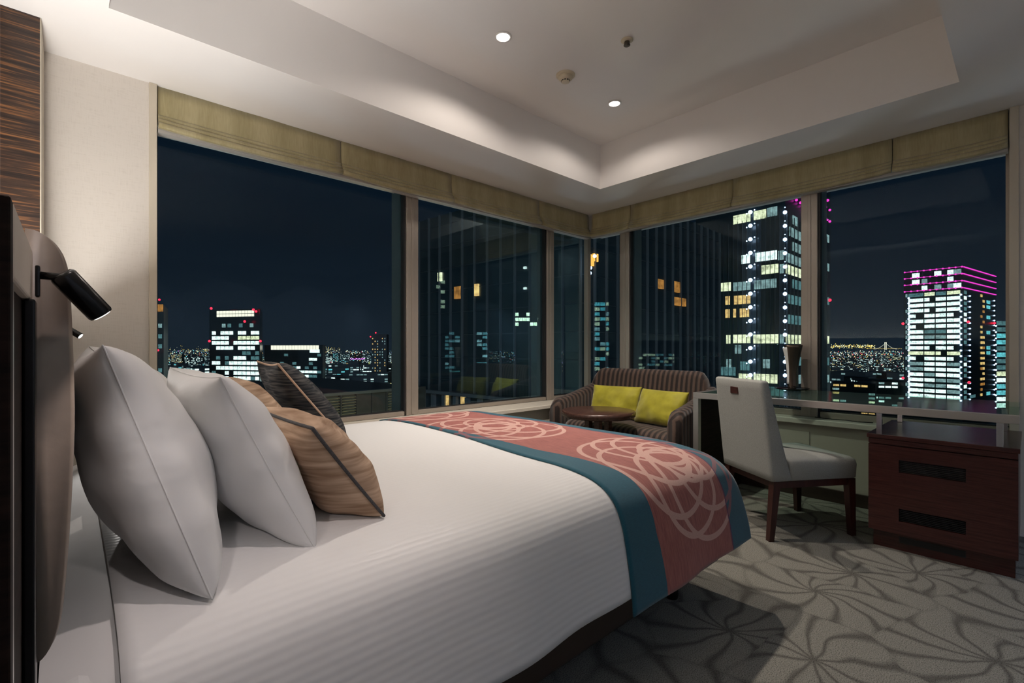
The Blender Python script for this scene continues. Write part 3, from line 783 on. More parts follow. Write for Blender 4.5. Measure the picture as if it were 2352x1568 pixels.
lumbar('yellow velvet cushion on sofa, nearest the desk', (3.405, 1.965, 0.578), 0.225, 0.285, 0.16, 0.36, -10, 12)

# ================================================================== ROUND TABLE
tb = thing('side_table', 'round dark walnut side table in front of striped sofa', 'table', (2.93, 2.21, 0))
lathe('tabletop', [(0, 0.532), (0.262, 0.532), (0.272, 0.540), (0.276, 0.556), (0.276, 0.568), (0.270, 0.576), (0.262, 0.578), (0, 0.578)], M['tablewood'], tb, 64)
for k in range(3):
    a = radians(47 + 120 * k + 50)
    box('leg', (-0.022, -0.022, 0.028), (0.022, 0.022, 0.5315), M['tablewood'], tb, 0.004, 2, (0.085 * cos(a), 0.085 * sin(a), 0))
lathe('foot_plate', [(0, 0), (0.19, 0), (0.195, 0.008), (0.185, 0.022), (0.12, 0.028), (0, 0.028)], M['tablewood'], tb, 48)

# ================================================================== DESK
dk = thing('desk', 'long glass topped desk with steel edge along the right window', 'desk', (3.5, 0.79, 0))
def dbox(nm, lo, hi, mat, bev=0.0, seg=2, par=dk):
    return box(nm, (lo[0] - 3.5, lo[1] - 0.79, lo[2]), (hi[0] - 3.5, hi[1] - 0.79, hi[2]), mat, par, bev, seg)
dbox('glass_top', (3.1265, 0.036, 0.720), (3.905, 1.510, 0.7455), M['deskglass'], 0.001, 1)
dbox('front_edge', (3.100, 0.030, 0.708), (3.126, 1.548, 0.7465), M['steel'], 0.0015)
dbox('side_edge', (3.1265, 1.511, 0.708), (3.905, 1.548, 0.7465), M['steel'], 0.0015)
dbox('corner_leg', (3.100, 1.511, 0.0), (3.140, 1.548, 0.7075), M['steel'], 0.0015)
dbox('end_panel', (3.141, 1.514, 0.0), (3.80, 1.545, 0.7075), M['darkwood'])
dbox('under_rail', (3.30, 0.04, 0.70), (3.34, 1.513, 0.7195), M['steel'])
for y in (0.535, 0.092):
    dbox('post', (3.108, y - 0.0115, 0.5975), (3.131, y + 0.0115, 0.7075), M['chrome'], 0.0012)
    dbox('post', (3.700, y - 0.0115, 0.5975), (3.723, y + 0.0115, 0.7195), M['chrome'], 0.0012)
cb = thing('cabinet', 'dark mahogany fridge cabinet with black vent slots under the desk', 'cabinet', (3.45, 0.31, 0))
def cbox(nm, lo, hi, mat, bev=0.0, seg=2, par=cb):
    return box(nm, (lo[0] - 3.45, lo[1] - 0.31, lo[2]), (hi[0] - 3.45, hi[1] - 0.31, hi[2]), mat, par, bev, seg)
cbox('top_board', (3.112, 0.028, 0.575), (3.785, 0.588, 0.597), M['mahog'], 0.002)
cbox('drawer_front', (3.118, 0.034, 0.548), (3.140, 0.582, 0.5735), M['mahog'], 0.0015)
cbox('body', (3.141, 0.034, 0.092), (3.785, 0.582, 0.5745), M['mahog'])
cbox('plinth', (3.160, 0.044, 0.0), (3.785, 0.568, 0.0915), M['mahog'])
# door with real openings for the vents
def door_with_slots():
    ys = [0.034, 0.205, 0.455, 0.582]
    bm = bmesh.new()
    zs = [0.094, 0.160, 0.226, 0.410, 0.475, 0.543]
    for i in range(3):
        for j in range(5):
            if i == 1 and j in (1, 3): continue
            box_into(bm, (3.118 - 3.45, ys[i] - 0.31, zs[j]), (3.1405 - 3.45, ys[i + 1] - 0.31, zs[j + 1]))
    bmesh.ops.remove_doubles(bm, verts=bm.verts, dist=1e-5)
    return done('door', bm, M['mahog'], cb)
dr_ = door_with_slots()
for (z0, z1) in ((0.160, 0.226), (0.410, 0.475)):
    cbox('vent_back', (3.1385, 0.206, z0), (3.1405, 0.454, z1), M['vent'], par=dr_)
    k = 0
    z = z0 + 0.004
    while z < z1 - 0.003:
        cbox('vent_slat', (3.126, 0.206, z), (3.137, 0.454, z + 0.0028), M['vent'], par=dr_); z += 0.0085
cbox('plinth_slot', (3.1585, 0.208, 0.040), (3.1605, 0.460, 0.072), M['vent'])
# desk lamp
lm = thing('desk_lamp', 'bronze hourglass desk lamp with white core on a dark dish', 'lamp', (3.795, 1.155, 0.7455), radians(0))
lathe('dish', [(0, 0.0), (0.060, 0.0), (0.095, 0.006), (0.112, 0.016), (0.108, 0.017), (0.090, 0.010), (0.035, 0.007), (0, 0.007)], M['black'], lm, 48)
lathe('foot', [(0, 0.007), (0.030, 0.007), (0.026, 0.022), (0.026, 0.034), (0, 0.034)], M['bronze'], lm, 32)
def rr_(z):
    u = (z - 0.03) / 0.29
    return 0.039 + 0.030 * max(0, u) ** 1.4 - 0.008 * sin(pi * min(1, u)) 
pf = [(rr_(0.03 + 0.29 * k / 18), 0.03 + 0.29 * k / 18) for k in range(19)]
# shell open on the window-left side
a_open = radians(118)
ov = pf + [(pf[-1][0] - 0.004, 0.323)] + [(r - 0.004, z) for r, z in reversed(pf)]
lathe('shell', ov, M['bronze'], lm, 56, (0, 0, 0), a_open + radians(52), a_open + radians(308))
lathe('core', [(0, 0.034)] + [(r - 0.0065, z) for k, (r, z) in enumerate(pf)][1:-1] + [(0.0, 0.312)], M['lampwhite'], lm, 40)
# cord on the sill
cd = tube('power_cord', [(3.905, 1.04, 0.5545), (3.885, 1.00, 0.5545), (3.87, 0.93, 0.5545), (3.89, 0.85, 0.5545), (3.86, 0.78, 0.5545), (3.885, 0.70, 0.5545)], 0.003, M['black'], None, 8)
tag(cd, 'thin black cord lying on the window sill under the desk', 'cord')

# ================================================================== DESK CHAIR
FWD = Vector((0.834, -0.552, 0)); ang_c = atan2(FWD.y, FWD.x)
ch = thing('desk_chair', 'grey upholstered desk chair with mahogany legs pulled up to the desk', 'chair', (3.125, 0.985, 0), ang_c)
# local: x forward, y left
def chair_part_loft(nm, secs, mat, bev=0.0):
    """secs: list of (z, x0, x1, y half width)"""
    bm = bmesh.new(); rows = []
    for (z, x0, x1, h) in secs:
        r = min(0.018, (x1 - x0) * 0.35); ring = []
        for (cx, cy, a0) in ((x1 - r, h - r, 0), (x0 + r, h - r, 90), (x0 + r, -h + r, 180), (x1 - r, -h + r, 270)):
            for k in range(4):
                a = radians(a0 + 30 * k); ring.append(bm.verts.new((cx + r * cos(a), cy + r * sin(a), z)))
        rows.append(ring)
    for a, b in zip(rows, rows[1:]):
        n = len(a)
        for j in range(n): bm.faces.new((a[j], a[(j + 1) % n], b[(j + 1) % n], b[j]))
    bm.faces.new(list(reversed(rows[0]))); bm.faces.new(rows[-1])
    return done(nm, bm, mat, ch, True)
HW = 0.222
def brow(z):
    u = (z - 0.325) / 0.545
    return (z, -0.262 - 0.062 * u, -0.262 - 0.062 * u + 0.135 - 0.085 * max(0, u) ** 0.8, HW - 0.004 * u)
secs = [(0.322, -0.255, -0.150, HW - 0.008)] + [brow(0.326 + 0.53 * k / 14) for k in range(15)]
zt_ = secs[-1]
secs += [(0.864, zt_[1] + 0.003, zt_[2] - 0.003, HW - 0.008), (0.869, zt_[1] + 0.012, zt_[2] - 0.012, HW - 0.018)]
chair_part_loft('backrest', secs, M['chairfab'])
seat = [(0.322, -0.148, 0.262, HW - 0.010), (0.327, -0.150, 0.270, HW - 0.002), (0.40, -0.150, 0.275, HW), (0.425, -0.150, 0.268, HW - 0.004), (0.440, -0.150, 0.250, HW - 0.022), (0.450, -0.150, 0.20, HW - 0.07), (0.453, -0.148, 0.12, HW - 0.13)]
chair_part_loft('seat', seat, M['chairfab'])
def leg(x, y, dx, dy):
    bm = bmesh.new(); a, b = 0.021, 0.0145
    T_ = [bm.verts.new((x + sx_ * a, y + sy_ * a, 0.3215)) for sx_, sy_ in ((-1, -1), (1, -1), (1, 1), (-1, 1))]
    B_ = [bm.verts.new((x + dx + sx_ * b, y + dy + sy_ * b, 0.0)) for sx_, sy_ in ((-1, -1), (1, -1), (1, 1), (-1, 1))]
    bm.faces.new(T_); bm.faces.new(list(reversed(B_)))
    for k in range(4): bm.faces.new((B_[k], B_[(k + 1) % 4], T_[(k + 1) % 4], T_[k]))
    done('leg', bm, M['mahogleg'], ch)
for s_ in (1, -1):
    leg(-0.225, s_ * 0.198, -0.035, s_ * 0.006)
    leg(0.238, s_ * 0.198, 0.012, s_ * 0.004)
for s_ in (1, -1):
    box('side_rail', (-0.2035, s_ * 0.198 - 0.010, 0.283), (0.2165, s_ * 0.198 + 0.010, 0.3215), M['mahogleg'], ch)
box('front_rail', (0.228, -0.1765, 0.283), (0.248, 0.1765, 0.3215), M['mahogleg'], ch)
box('rear_rail', (-0.235, -0.1765, 0.283), (-0.215, 0.1765, 0.3215), M['mahogleg'], ch)
# small handle plate set in the back
zc = 0.800; xr = brow(zc)[1]
pl = box('handle_plate', (xr - 0.004, -0.036, 0.780), (xr + 0.004, 0.036, 0.820), M['mahogleg'], ch, 0.003, 2, (0, 0.025, 0))
box('plate_highlight', (xr - 0.0046, -0.028, 0.796), (xr - 0.0039, -0.010, 0.806), M['tablewood'], pl)  # lighter bar imitates a highlight on the plate

#CITY#
# ================================================================== THE CITY OUTSIDE (night)
GZ = -110.0
M['tower'] = simple('dark_tower_facade', (0.045, 0.058, 0.070), 0.35, var=0.1, scale=0.2)
M['tower2'] = simple('dark_glass_tower_facade', (0.030, 0.045, 0.055), 0.25, var=0.1, scale=0.2)
M['ground'] = simple('dark_city_ground', (0.03, 0.034, 0.04), 0.9, var=0.3, scale=0.01)
M['low'] = simple('dark_city_block', (0.075, 0.090, 0.105), 0.8, var=0.5, scale=0.03)
def lit(name, col, s): 
    """lit office interior behind glass: uneven brightness"""
    t = NT(name); geo = t.new('ShaderNodeNewGeometry')
    mp = t.new('ShaderNodeMapping'); mp.inputs['Scale'].default_value = (0.30, 0.30, 0.7); t.l.new(geo.outputs['Position'], mp.inputs['Vector'])
    n = t.noise(mp.outputs[0], 1.0, 4, 0.75); n2 = t.noise(t.mapping((3.0, 0.2, 0.5)), 1.0, 2)
    f = t.math('ADD', t.math('MULTIPLY', n, 0.65), t.math('MULTIPLY', n2, 0.35))
    t.base((0.02, 0.02, 0.02)); t.l.new(t.ramp(f, [(0.36, [c * 0.22 for c in col]), (0.50, [c * 0.75 for c in col]), (0.62, [min(1, c * 1.15) for c in col])]), t.b.inputs['Emission Color'])
    t.b.inputs['Emission Strength'].default_value = s * 1.15; t.m.cycles.emission_sampling = 'NONE'; return t.m
L = {
    'white': lit('lit_white_office', (0.80, 1.0, 0.93), 1.7), 'dim': lit('dim_teal_office', (0.16, 0.36, 0.38), 0.55),
    'teal': lit('teal_office', (0.18, 0.75, 0.82), 0.85), 'yell': lit('lit_yellowish_office', (0.95, 1.0, 0.62), 1.15),
    'warm': lit('warm_room', (1.0, 0.62, 0.22), 1.0), 'amber': lit('amber_room', (0.85, 0.36, 0.08), 0.55),
    'cream': emit('crown_cream', (1.0, 0.93, 0.74), 1.25), 'red': emit('beacon_red', (1.0, 0.02, 0.05), 3.0),
    'pink': emit('crown_pink', (1.0, 0.05, 0.62), 1.2), 'blue': emit('marker_blue_white', (0.55, 0.72, 1.0), 6.0),
    'gold': emit('bridge_gold', (1.0, 0.66, 0.10), 1.6), 'bluesign': emit('sign_blue', (0.1, 0.3, 1.0), 1.5), 'purple': emit('sign_purple', (0.8, 0.25, 1.0), 1.4),
    'green': emit('tower_yellow_green', (0.75, 0.8, 0.2), 0.6), 'orange': emit('reflection_orange', (1.0, 0.45, 0.08), 1.6), 'dimw': lit('dim_white_office', (0.40, 0.62, 0.62), 0.6)}
EYEV = Vector((0, 0, EYE))
def plan(px, d):
    v = at_depth(px, Y0, d); return Vector((v.x, v.y, 0))
def zat(py, d): return EYE - (py - Y0) / FPX * d
class Tower:
    """tower with ground-plan corners at image columns; faces f=0 (left to corner) and f=1 (corner to right)"""
    def __init__(s, label, cat, pl, pc, pr, top, mat, group=None, name='tower'):
        s.P = [plan(*pl), plan(*pc), plan(*pr)]; s.ztop = zat(top, pc[1])
        s.C = s.P[1]
        s.root = thing(name, label, cat, (s.C.x, s.C.y, GZ), 0, group)
        Q = [p - s.C for p in s.P]; Q.append(Q[0] + Q[2])
        prism('body', [(q.x, q.y) for q in (Q[0], Q[1], Q[2], Q[3])], 'Z', 0.0, s.ztop - GZ, mat, s.root)
        s.cache = {}
    def hit(s, f, px):
        """position along face f (0..1) for image column px"""
        a, b = s.P[f], s.P[f + 1]; r = ray(px, Y0); r.z = 0
        d = b - a; den = r.x * d.y - r.y * d.x
        # a + u d = t r
        u = (a.y * r.x - a.x * r.y) / (r.y * d.x - r.x * d.y)
        return u
    def depth(s, p): return p.x * cos(YAW) + p.y * sin(YAW)
    def win(s, f, px0, px1, yc, h, mat, out=0.15, nm='window', zc=None, parent=None):
        """lit pane between image columns, centred at image row yc (at its middle), h metres tall"""
        a, b = s.P[f], s.P[f + 1]; u0, u1 = s.hit(f, px0), s.hit(f, px1); um = (u0 + u1) / 2
        pm = a + (b - a) * um
        z = zat(yc, s.depth(pm)) if zc is None else zc
        L_ = (b - a).length * abs(u1 - u0); dirv = (b - a).normalized()
        key = (round(L_, 1), round(h, 1), mat.name, out)
        if key not in s.cache:
            bm = bmesh.new(); box_into(bm, (-key[0] / 2, -out, -key[1] / 2), (key[0] / 2, 0.05, key[1] / 2))
            bmesh.ops.recalc_face_normals(bm, faces=bm.faces); me = bpy.data.meshes.new(nm); bm.to_mesh(me); bm.free(); me.materials.append(mat); s.cache[key] = me
        o = bpy.data.objects.new(nm, s.cache[key]); COL.objects.link(o); o.parent = parent or s.root
        n = Vector((dirv.y, -dirv.x, 0))
        if n.dot(pm) > 0: rz = atan2(dirv.y, dirv.x) + pi
        else: rz = atan2(dirv.y, dirv.x)
        q = pm - s.C; o.location = (q.x, q.y, z - GZ); o.rotation_euler = (0, 0, rz)
        return o
    def dot(s, px, py, r, mat, d=None, nm='beacon'):
        d = d or s.depth(s.P[1]); p = at_depth(px, py, d) - Vector((s.C.x, s.C.y, GZ))
        key = ('dot', round(r, 2), mat.name)
        if key not in s.cache:
            bm = bmesh.new(); bmesh.ops.create_icosphere(bm, subdivisions=2, radius=r); me = bpy.data.meshes.new(nm); bm.to_mesh(me); bm.free(); me.materials.append(mat); s.cache[key] = me
        o = bpy.data.objects.new(nm, s.cache[key]); COL.objects.link(o); o.parent = s.root; o.location = p; return o

gd = box('ground', (-9000, -9000, GZ - 2), (9000, 9000, GZ), M['ground']); gd['kind'] = 'structure'

# ---- neighbour tower with pale vertical fins, its corner towards us
dC = 60.0
ft = Tower('dark tower with pale vertical fins, just outside the window corner', 'tower', (942, 84), (1335, 60), (1651, 90.5), 402, M['tower2'])
M['finlight'] = simple('pale_fin_metal', (0.13, 0.145, 0.155), 0.5, var=0.05)
podz = -6.0
for f, pxs in ((0, None), (1, None)):
    a, b = ft.P[f], ft.P[f + 1]; dv_ = (b - a); Ln = dv_.length; n = int(Ln / 2.62)
    dirv = dv_.normalized(); nv_ = Vector((dirv.y, -dirv.x, 0)); nv_ = nv_ if nv_.dot(a) < 0 else -nv_
    hh = ft.ztop - podz
    bm = bmesh.new(); box_into(bm, (-0.10, -0.35, 0), (0.10, 0.02, hh)); me = bpy.data.meshes.new('fin'); bmesh.ops.recalc_face_normals(bm, faces=bm.faces); bm.to_mesh(me); bm.free(); me.materials.append(M['finlight'])
    for k in range(n + 1):
        p = a + dirv * (Ln * k / n) - ft.C
        if k in (0, n) and f == 1 and k == 0: continue
        o = bpy.data.objects.new('fin', me); COL.objects.link(o); o.parent = ft.root
        o.location = (p.x, p.y, podz - GZ); o.rotation_euler = (0, 0, atan2(-nv_.x * -1, nv_.y * -1) * 0 + atan2(nv_.y, nv_.x) + pi / 2)
    # thin floor lines
    for k in range(9):
        z = podz + 3.6 * (k + 0.5)
        if z > ft.ztop: break
        bm = bmesh.new(); q0, q1 = a - ft.C, b - ft.C
        for w_ in (0,):
            vs = [bm.verts.new((q.x + nv_.x * o_, q.y + nv_.y * o_, z - GZ + dz)) for q in (q0, q1) for o_ in (0.06, -0.01) for dz in (0, 0.12)]
            for qd in ((0, 1, 5, 4), (0, 4, 6, 2), (1, 3, 7, 5), (0, 2, 3, 1), (4, 5, 7, 6)): bm.faces.new([vs[i] for i in qd])
        done('floor_line', bm, M['tower'], ft.root)
    # podium ledge
    bm = bmesh.new(); q0, q1 = a - ft.C - dirv * 1.0, b - ft.C + dirv * 1.0
    vs = [bm.verts.new((q.x + nv_.x * o_, q.y + nv_.y * o_, podz - GZ + dz)) for q in (q0, q1) for o_ in (0.9, -0.1) for dz in (-0.5, 0)]
    for qd in ((0, 1, 5, 4), (0, 4, 6, 2), (1, 3, 7, 5), (0, 2, 3, 1), (4, 5, 7, 6)): bm.faces.new([vs[i] for i in qd])
    done('podium_ledge', bm, M['finlight'], ft.root)
    for k in range(n + 1):
        p = a + dirv * (Ln * (k + 0.5) / n) - ft.C + nv_ * 0.3
        box('podium_pier', (-0.35, -0.3, 0), (0.35, 0.3, 9.0), M['finlight'], ft.root, loc=(p.x, p.y, podz - 9.6 - GZ), M=Matrix.Rotation(atan2(dirv.y, dirv.x), 4, 'Z'))
for (f, p0, p1, y, h, m) in ((0, 1046, 1062, 672, 1.9, 'amber'), (0, 1090.5, 1101, 666, 1.8, 'warm'), (0, 1008, 1016, 636, 1.4, 'yell'), (0, 1205, 1210, 615, 0.35, 'white'), (0, 1205, 1210, 662, 0.35, 'white'),
                             (1, 1505, 1521, 652, 1.4, 'amber'), (1, 1545, 1558, 659, 1.7, 'amber'), (1, 1545, 1572, 693, 1.3, 'amber'), (0, 1026, 1031, 919, 1.6, 'warm'), (0, 1061, 1071, 921, 1.6, 'warm'),
                             (1, 1352, 1360, 598, 1.4, 'orange'), (1, 1361, 1370, 592, 1.0, 'orange')):  # orange panes and the yellow one above imitate reflections in the glass
    ft.win(f, p0, p1, y, h, L[m], 0.3)
for (x, y) in ((1353, 585), (1366, 588), (1356, 615), (1355, 627)):
    ft.dot(x, y, 0.22, L['blue'], 59.0, 'reflection_dot')  # glowing dots added to the imitated orange reflection

# ---- big tower at right with bands of lit floors and columns of blue-white markers
bt = Tower('tall dark tower with lit floors and blue-white light columns, behind the desk lamp', 'tower', (1598, 160), (1803, 140), (1907, 174), 352, M['tower2'])
row = lambda y: y
def band(T, f, p0, p1, y, h, mat, step=None, skip=()):
    step = step or 14.0; n = max(1, round((p1 - p0) / step))
    # keep one height: z from the centre of the band
    um = T.hit(f, (p0 + p1) / 2); pm = T.P[f] + (T.P[f + 1] - T.P[f]) * um; z = zat(y, T.depth(pm))
    for k in range(n):
        if k in skip: continue
        a = p0 + (p1 - p0) * k / n; b = p0 + (p1 - p0) * (k + 1) / n
        T.win(f, a + 0.4, b - 0.4, y, h, mat, zc=z)
H1 = 2.7
for (f, p0, p1, y, m, st) in ((0, 1738, 1783, 458, 'yell', 9), (0, 1684, 1724, 502, 'yell', 10), (0, 1731, 1760, 493, 'yell', 10), (0, 1762, 1786, 486, 'dimw', 10),
        (0, 1703, 1723, 595, 'white', 10), (0, 1735, 1785, 588, 'white', 10), (0, 1787, 1802, 586, 'dimw', 8), (1, 1805, 1842, 597, 'dimw', 8), (0, 1749, 1788, 618, 'yell', 10), (0, 1790, 1802, 617, 'dimw', 6), (1, 1805, 1846, 624, 'yell', 7),
        (0, 1649, 1679, 659, 'yell', 10), (0, 1684, 1724, 657, 'dimw', 10), (0, 1732, 1784, 652, 'dimw', 10),
        (0, 1666, 1677, 690, 'warm', 11), (0, 1686, 1724, 688, 'warm', 10), (0, 1666, 1676, 720, 'warm', 10), (0, 1684, 1691, 719, 'warm', 7), (0, 1699, 1721, 718, 'warm', 10),
        (0, 1632, 1648, 778, 'dimw', 8), (0, 1668, 1678, 779, 'yell', 10), (0, 1683, 1724, 778, 'yell', 10), (0, 1730, 1788, 778, 'yell', 10), (0, 1790, 1802, 778, 'dimw', 6), (1, 1805, 1848, 779, 'yell', 6),
        (0, 1688, 1703, 802, 'dimw', 8), (0, 1752, 1770, 835, 'dimw', 9), (0, 1668, 1680, 834, 'dimw', 8), (0, 1697, 1728, 868, 'yell', 10), (0, 1731, 1786, 869, 'yell', 9), (0, 1700, 1722, 840, 'dim', 10), (1, 1808, 1846, 872, 'dimw', 7), (0, 1640, 1690, 852, 'dim', 9), (1, 1806, 1846, 830, 'dim', 7),
        (1, 1820, 1831, 507, 'dimw', 6), (1, 1813, 1842, 538, 'dimw', 7), (1, 1820, 1846, 571, 'dimw', 7), (1, 1820, 1846, 655, 'dim', 7), (1, 1810, 1846, 690, 'dim', 7), (1, 1810, 1846, 735, 'dim', 7),
        (0, 1632, 1646, 603, 'dimw', 7), (0, 1632, 1646, 632, 'dimw', 7), (0, 1560, 1590, 778, 'dim', 9), (0, 1640, 1800, 895, 'dim', 10),
        (1, 1888, 1904, 545, 'dimw', 5), (1, 1890, 1904, 612, 'dimw', 5), (1, 1890, 1904, 690, 'dim', 5), (1, 1890, 1904, 780, 'yell', 5), (1, 1890, 1904, 830, 'dim', 5), (1, 1890, 1904, 870, 'dimw', 5)):
    if p0 < 1600: continue
    band(bt, f, p0, p1, y, H1, L[m], st)
# dark columns of the facade
for k in range(15):
    px = 1652 + k * 10.7
    bt.win(0, px - 0.35, px + 0.35, 700, 85, M['tower'], 0.35, 'pilaster', zc=bt.ztop - 60)
for k in range(12):
    px = 1806 + k * 8.3
    bt.win(1, px - 0.3, px + 0.3, 700, 85, M['tower'], 0.35, 'pilaster', zc=bt.ztop - 60)
for k in range(15):
    y = 487 + 31.2 * k
    bt.dot(1723.5, y, 0.60, L['blue'], 145.5, 'marker_light'); bt.dot(1803, y + 0.5, 0.55, L['blue'], 139.4, 'marker_light')
    bt.dot(1715, y + 4, 0.20, L['blue'], 145.8, 'marker_light'); bt.dot(1733, y - 5, 0.20, L['blue'], 145, 'marker_light')
    bt.dot(1803, y - 11, 0.15, L['blue'], 139.4, 'marker_light')
for k in range(11):
    px = 1810 + k * 9.6; bt.dot(px, 447 + (px - 1810) * 0.64, 0.42, L['pink'], 138.6 + (px - 1803) * 0.265, 'crown_light')
    bt.dot(px, 417 + (px - 1810) * 0.68, 0.42, L['pink'], 138.6 + (px - 1803) * 0.265, 'crown_light')
for y in (437, 460): bt.dot(1901, y, 0.5, L['pink'], 170, 'crown_light')
bt.dot(1906, 689, 0.55, L['red'], 172)
for y, m in ((505, 'red'),): bt.dot(1901, y, 0.3, L['pink'], 170, 'crown_light')

# ---- pink crowned tower
pk = Tower('bright office tower with pink light lines around its crown', 'tower', (2076, 365), (2211, 338), (2287, 385), 610, M['tower2'])
def zrow(T, y): return zat(y, T.depth(T.P[1]))
for r in range(4):
    z = zrow(pk, 612 + r * 16)
    pk.win(0, 2076, 2210.5, 0, 0.75, L['pink'], 0.5, 'crown_line', zc=z) if r == 9 else None
    for k in range(10):
        px = 2078 + k * 14.6
        u = pk.hit(0, px); d = pk.depth(pk.P[0] + (pk.P[1] - pk.P[0]) * u); pp = Y0 - (z - EYE) * FPX / d
        pk.dot(px, pp, 0.62, L['pink'], d - 0.8, 'crown_light')
    pk.win(0, 2077, 2210, 0, 0.28, L['pink'], 0.3, 'crown_line', zc=z)
    pk.win(1, 2212, 2287, 0, 0.62, L['pink'], 0.5, 'crown_line', zc=z)
for r in range(3):
    z = zrow(pk, 622 + r * 16)
    for (a, b) in ((2095, 2112), (2117, 2130), (2146, 2162), (2176, 2190), (2190, 2208)):
        if (a + r * 3) % 4 != 1: pk.win(0, a, b, 0, 3.2, L['white' if (a + r) % 3 else 'dimw'], 0.15, zc=z)
rnd = random.Random(3)
for r in range(20):
    y = 670 + r * 12.85; z = zrow(pk, y)
    for c, (a, b) in enumerate(((2086, 2121), (2123, 2147), (2149, 2173), (2175, 2206))):
        m = 'white'
        if r in (8, 11) and c in (1, 2): m = 'dimw'
        if r == 0: m = 'yell' if c in (1, 3) else 'dim'
        if r in (7,) and c in (1, 2): m = 'dim'
        if r == 11: m = 'yell'
        if r > 12 and rnd.random() < 0.35: m = 'dimw'
        n_ = 1 if rnd.random() < 0.6 else 2
        for q in range(n_):
            if n_ == 2 and q == 1 and rnd.random() < 0.35: continue
            pk.win(0, a + (b - a) * q / n_ + 0.3, a + (b - a) * (q + 1) / n_ - 0.3, 0, 2.55, L[m], 0.15, zc=z)
    for a in (2080,):
        if rnd.random() < 0.6: pk.win(0, a, a + 4, 0, 2.4, L['dimw'], 0.15, zc=z)
    pk.win(1, 2214, 2220, 0, 2.4, L['white' if rnd.random() < 0.4 else 'dim'], 0.15, zc=z) if rnd.random() < 0.75 else None
    for a in (2252, 2257):
        if rnd.random() < 0.7: pk.win(1, a, a + 4.2, 0, 1.9, L['warm' if rnd.random() < 0.6 else 'amber'], 0.15, zc=z)
    if rnd.random() < 0.25: pk.win(1, 2266, 2274, 0, 2.6, L['teal'], 0.15, zc=z)
    if rnd.random() < 0.3: pk.win(1, 2228, 2240, 0, 2.2, L['dim'], 0.15, zc=z)
    for px in (2087, 2207):
        u = pk.hit(0, px); d = pk.depth(pk.P[0] + (pk.P[1] - pk.P[0]) * u)
        pk.dot(px, Y0 - (z - 1.9 - EYE) * FPX / d, 0.62, L['blue'], d - 0.6, 'marker_light')
    for px in (2228, 2284):
        u = pk.hit(1, px); d = pk.depth(pk.P[1] + (pk.P[2] - pk.P[1]) * u)
        pk.dot(px, Y0 - (z - 1.9 - EYE) * FPX / d, 0.5, L['blue'], d - 0.6, 'marker_light')
for (x, y, d) in ((2074, 743, 360), (2224, 739, 336), (2284, 742, 380), (2074, 868, 360), (2226, 878, 336)): pk.dot(x, y, 0.9, L['red'], d)

# ---- teal lit tower cut by the right window frame
gt = Tower('teal lit office tower cut off by the right end of the window', 'tower', (2288, 296), (2380, 300), (2420, 330), 738, M['tower2'])
for r in range(14):
    y = 742 + r * 14.5; z = zat(y, 297)
    m = ['dim', 'dim', 'teal', 'teal', 'dim', 'teal', 'dim', 'dim', 'yell', 'white', 'teal', 'teal', 'white', 'white'][r]
    for a in (2289, 2302, 2316): gt.win(0, a, a + 12, 0, 2.7, L[m], 0.15, zc=z)
    gt.dot(2287.5, y + 6, 0.45, L['blue'], 295, 'marker_light')

# ---- left window towers
at_ = Tower('lit office tower with cream glowing crown seen over the pillows', 'tower', (481, 392), (597, 380), (603, 410), 709, M['tower2'])
box('crown_core', (-1, -1, 0), (1, 1, 0.3), M['tower2'], at_.root, loc=(0, 0, at_.ztop - GZ - 0.2))
for k in range(12):
    a = 498.5 + k * 7.2
    for y_ in (716.2, 723.6): at_.win(0, a, a + 5.8, y_, 2.2, L['cream'], 0.4, 'crown_pane', zc=zat(y_, 384))
for (x, m) in ((514, 'dimw'), (527, 'dim'), (553, 'dim'), (578, 'dimw')): at_.win(0, x - 4, x + 4, 745, 3.0, L[m], 0.2, zc=zat(747, 384))
pat = ["1.111.11.11", "1111..yyyyy", "1111.111111", ".1111.1111.", ".......dd.d", ".d.d.111.dd", "11.d1111111", ".1111111111", "d..1.111111", "d..1.1111d1", "d..11d111d1", "dd.1.11dd11", "d.d11ddd1d1"]
for r, rowp in enumerate(pat):
    z = zat(764 + r * 11.6, 384)
    for c, chx in enumerate(rowp):
        if chx == '.': continue
        a = 486.5 + c * 9.95
        at_.win(0, a + 0.5, a + 9.2, 0, 2.75, L[{'1': 'white', 'd': 'dim', 'y': 'yell'}[chx]], 0.2, zc=z)
for (x, y) in ((485, 708), (582, 711), (588, 715), (562, 738), (481, 783), (598, 783)): at_.dot(x, y, 0.95, L['red'], 378)

lb = Tower('long low office block with glowing cream roof line over the dark cushion', 'building', (607, 470), (741, 450), (748, 480), 792, M['tower2'])
for k in range(16):
    a = 623 + k * 6.9
    lb.win(0, a, a + 5.7, 798, 4.2, L['cream'], 0.4, 'roof_light', zc=zat(798, 456))
lb.win(0, 712, 734, 804, 3.0, L['white'], 0.5, 'sign', zc=zat(806, 452))
pat = ["....d.......d", "..........11.", "1..d..d...d..", "d11.ddd1.d.d.", "1d1111111111d", "d11d1111d1dd.", "dd111111d11d1", "1d11111111111"]
for r, rowp in enumerate(pat):
    z = zat(815 + r * 9.6, 458)
    for c, chx in enumerate(rowp):
        if chx != '.': lb.win(0, 615 + c * 9.5, 615 + c * 9.5 + 8.6, 0, 2.4, L[{'1': 'white', 'd': 'dim'}[chx]], 0.2, zc=z)

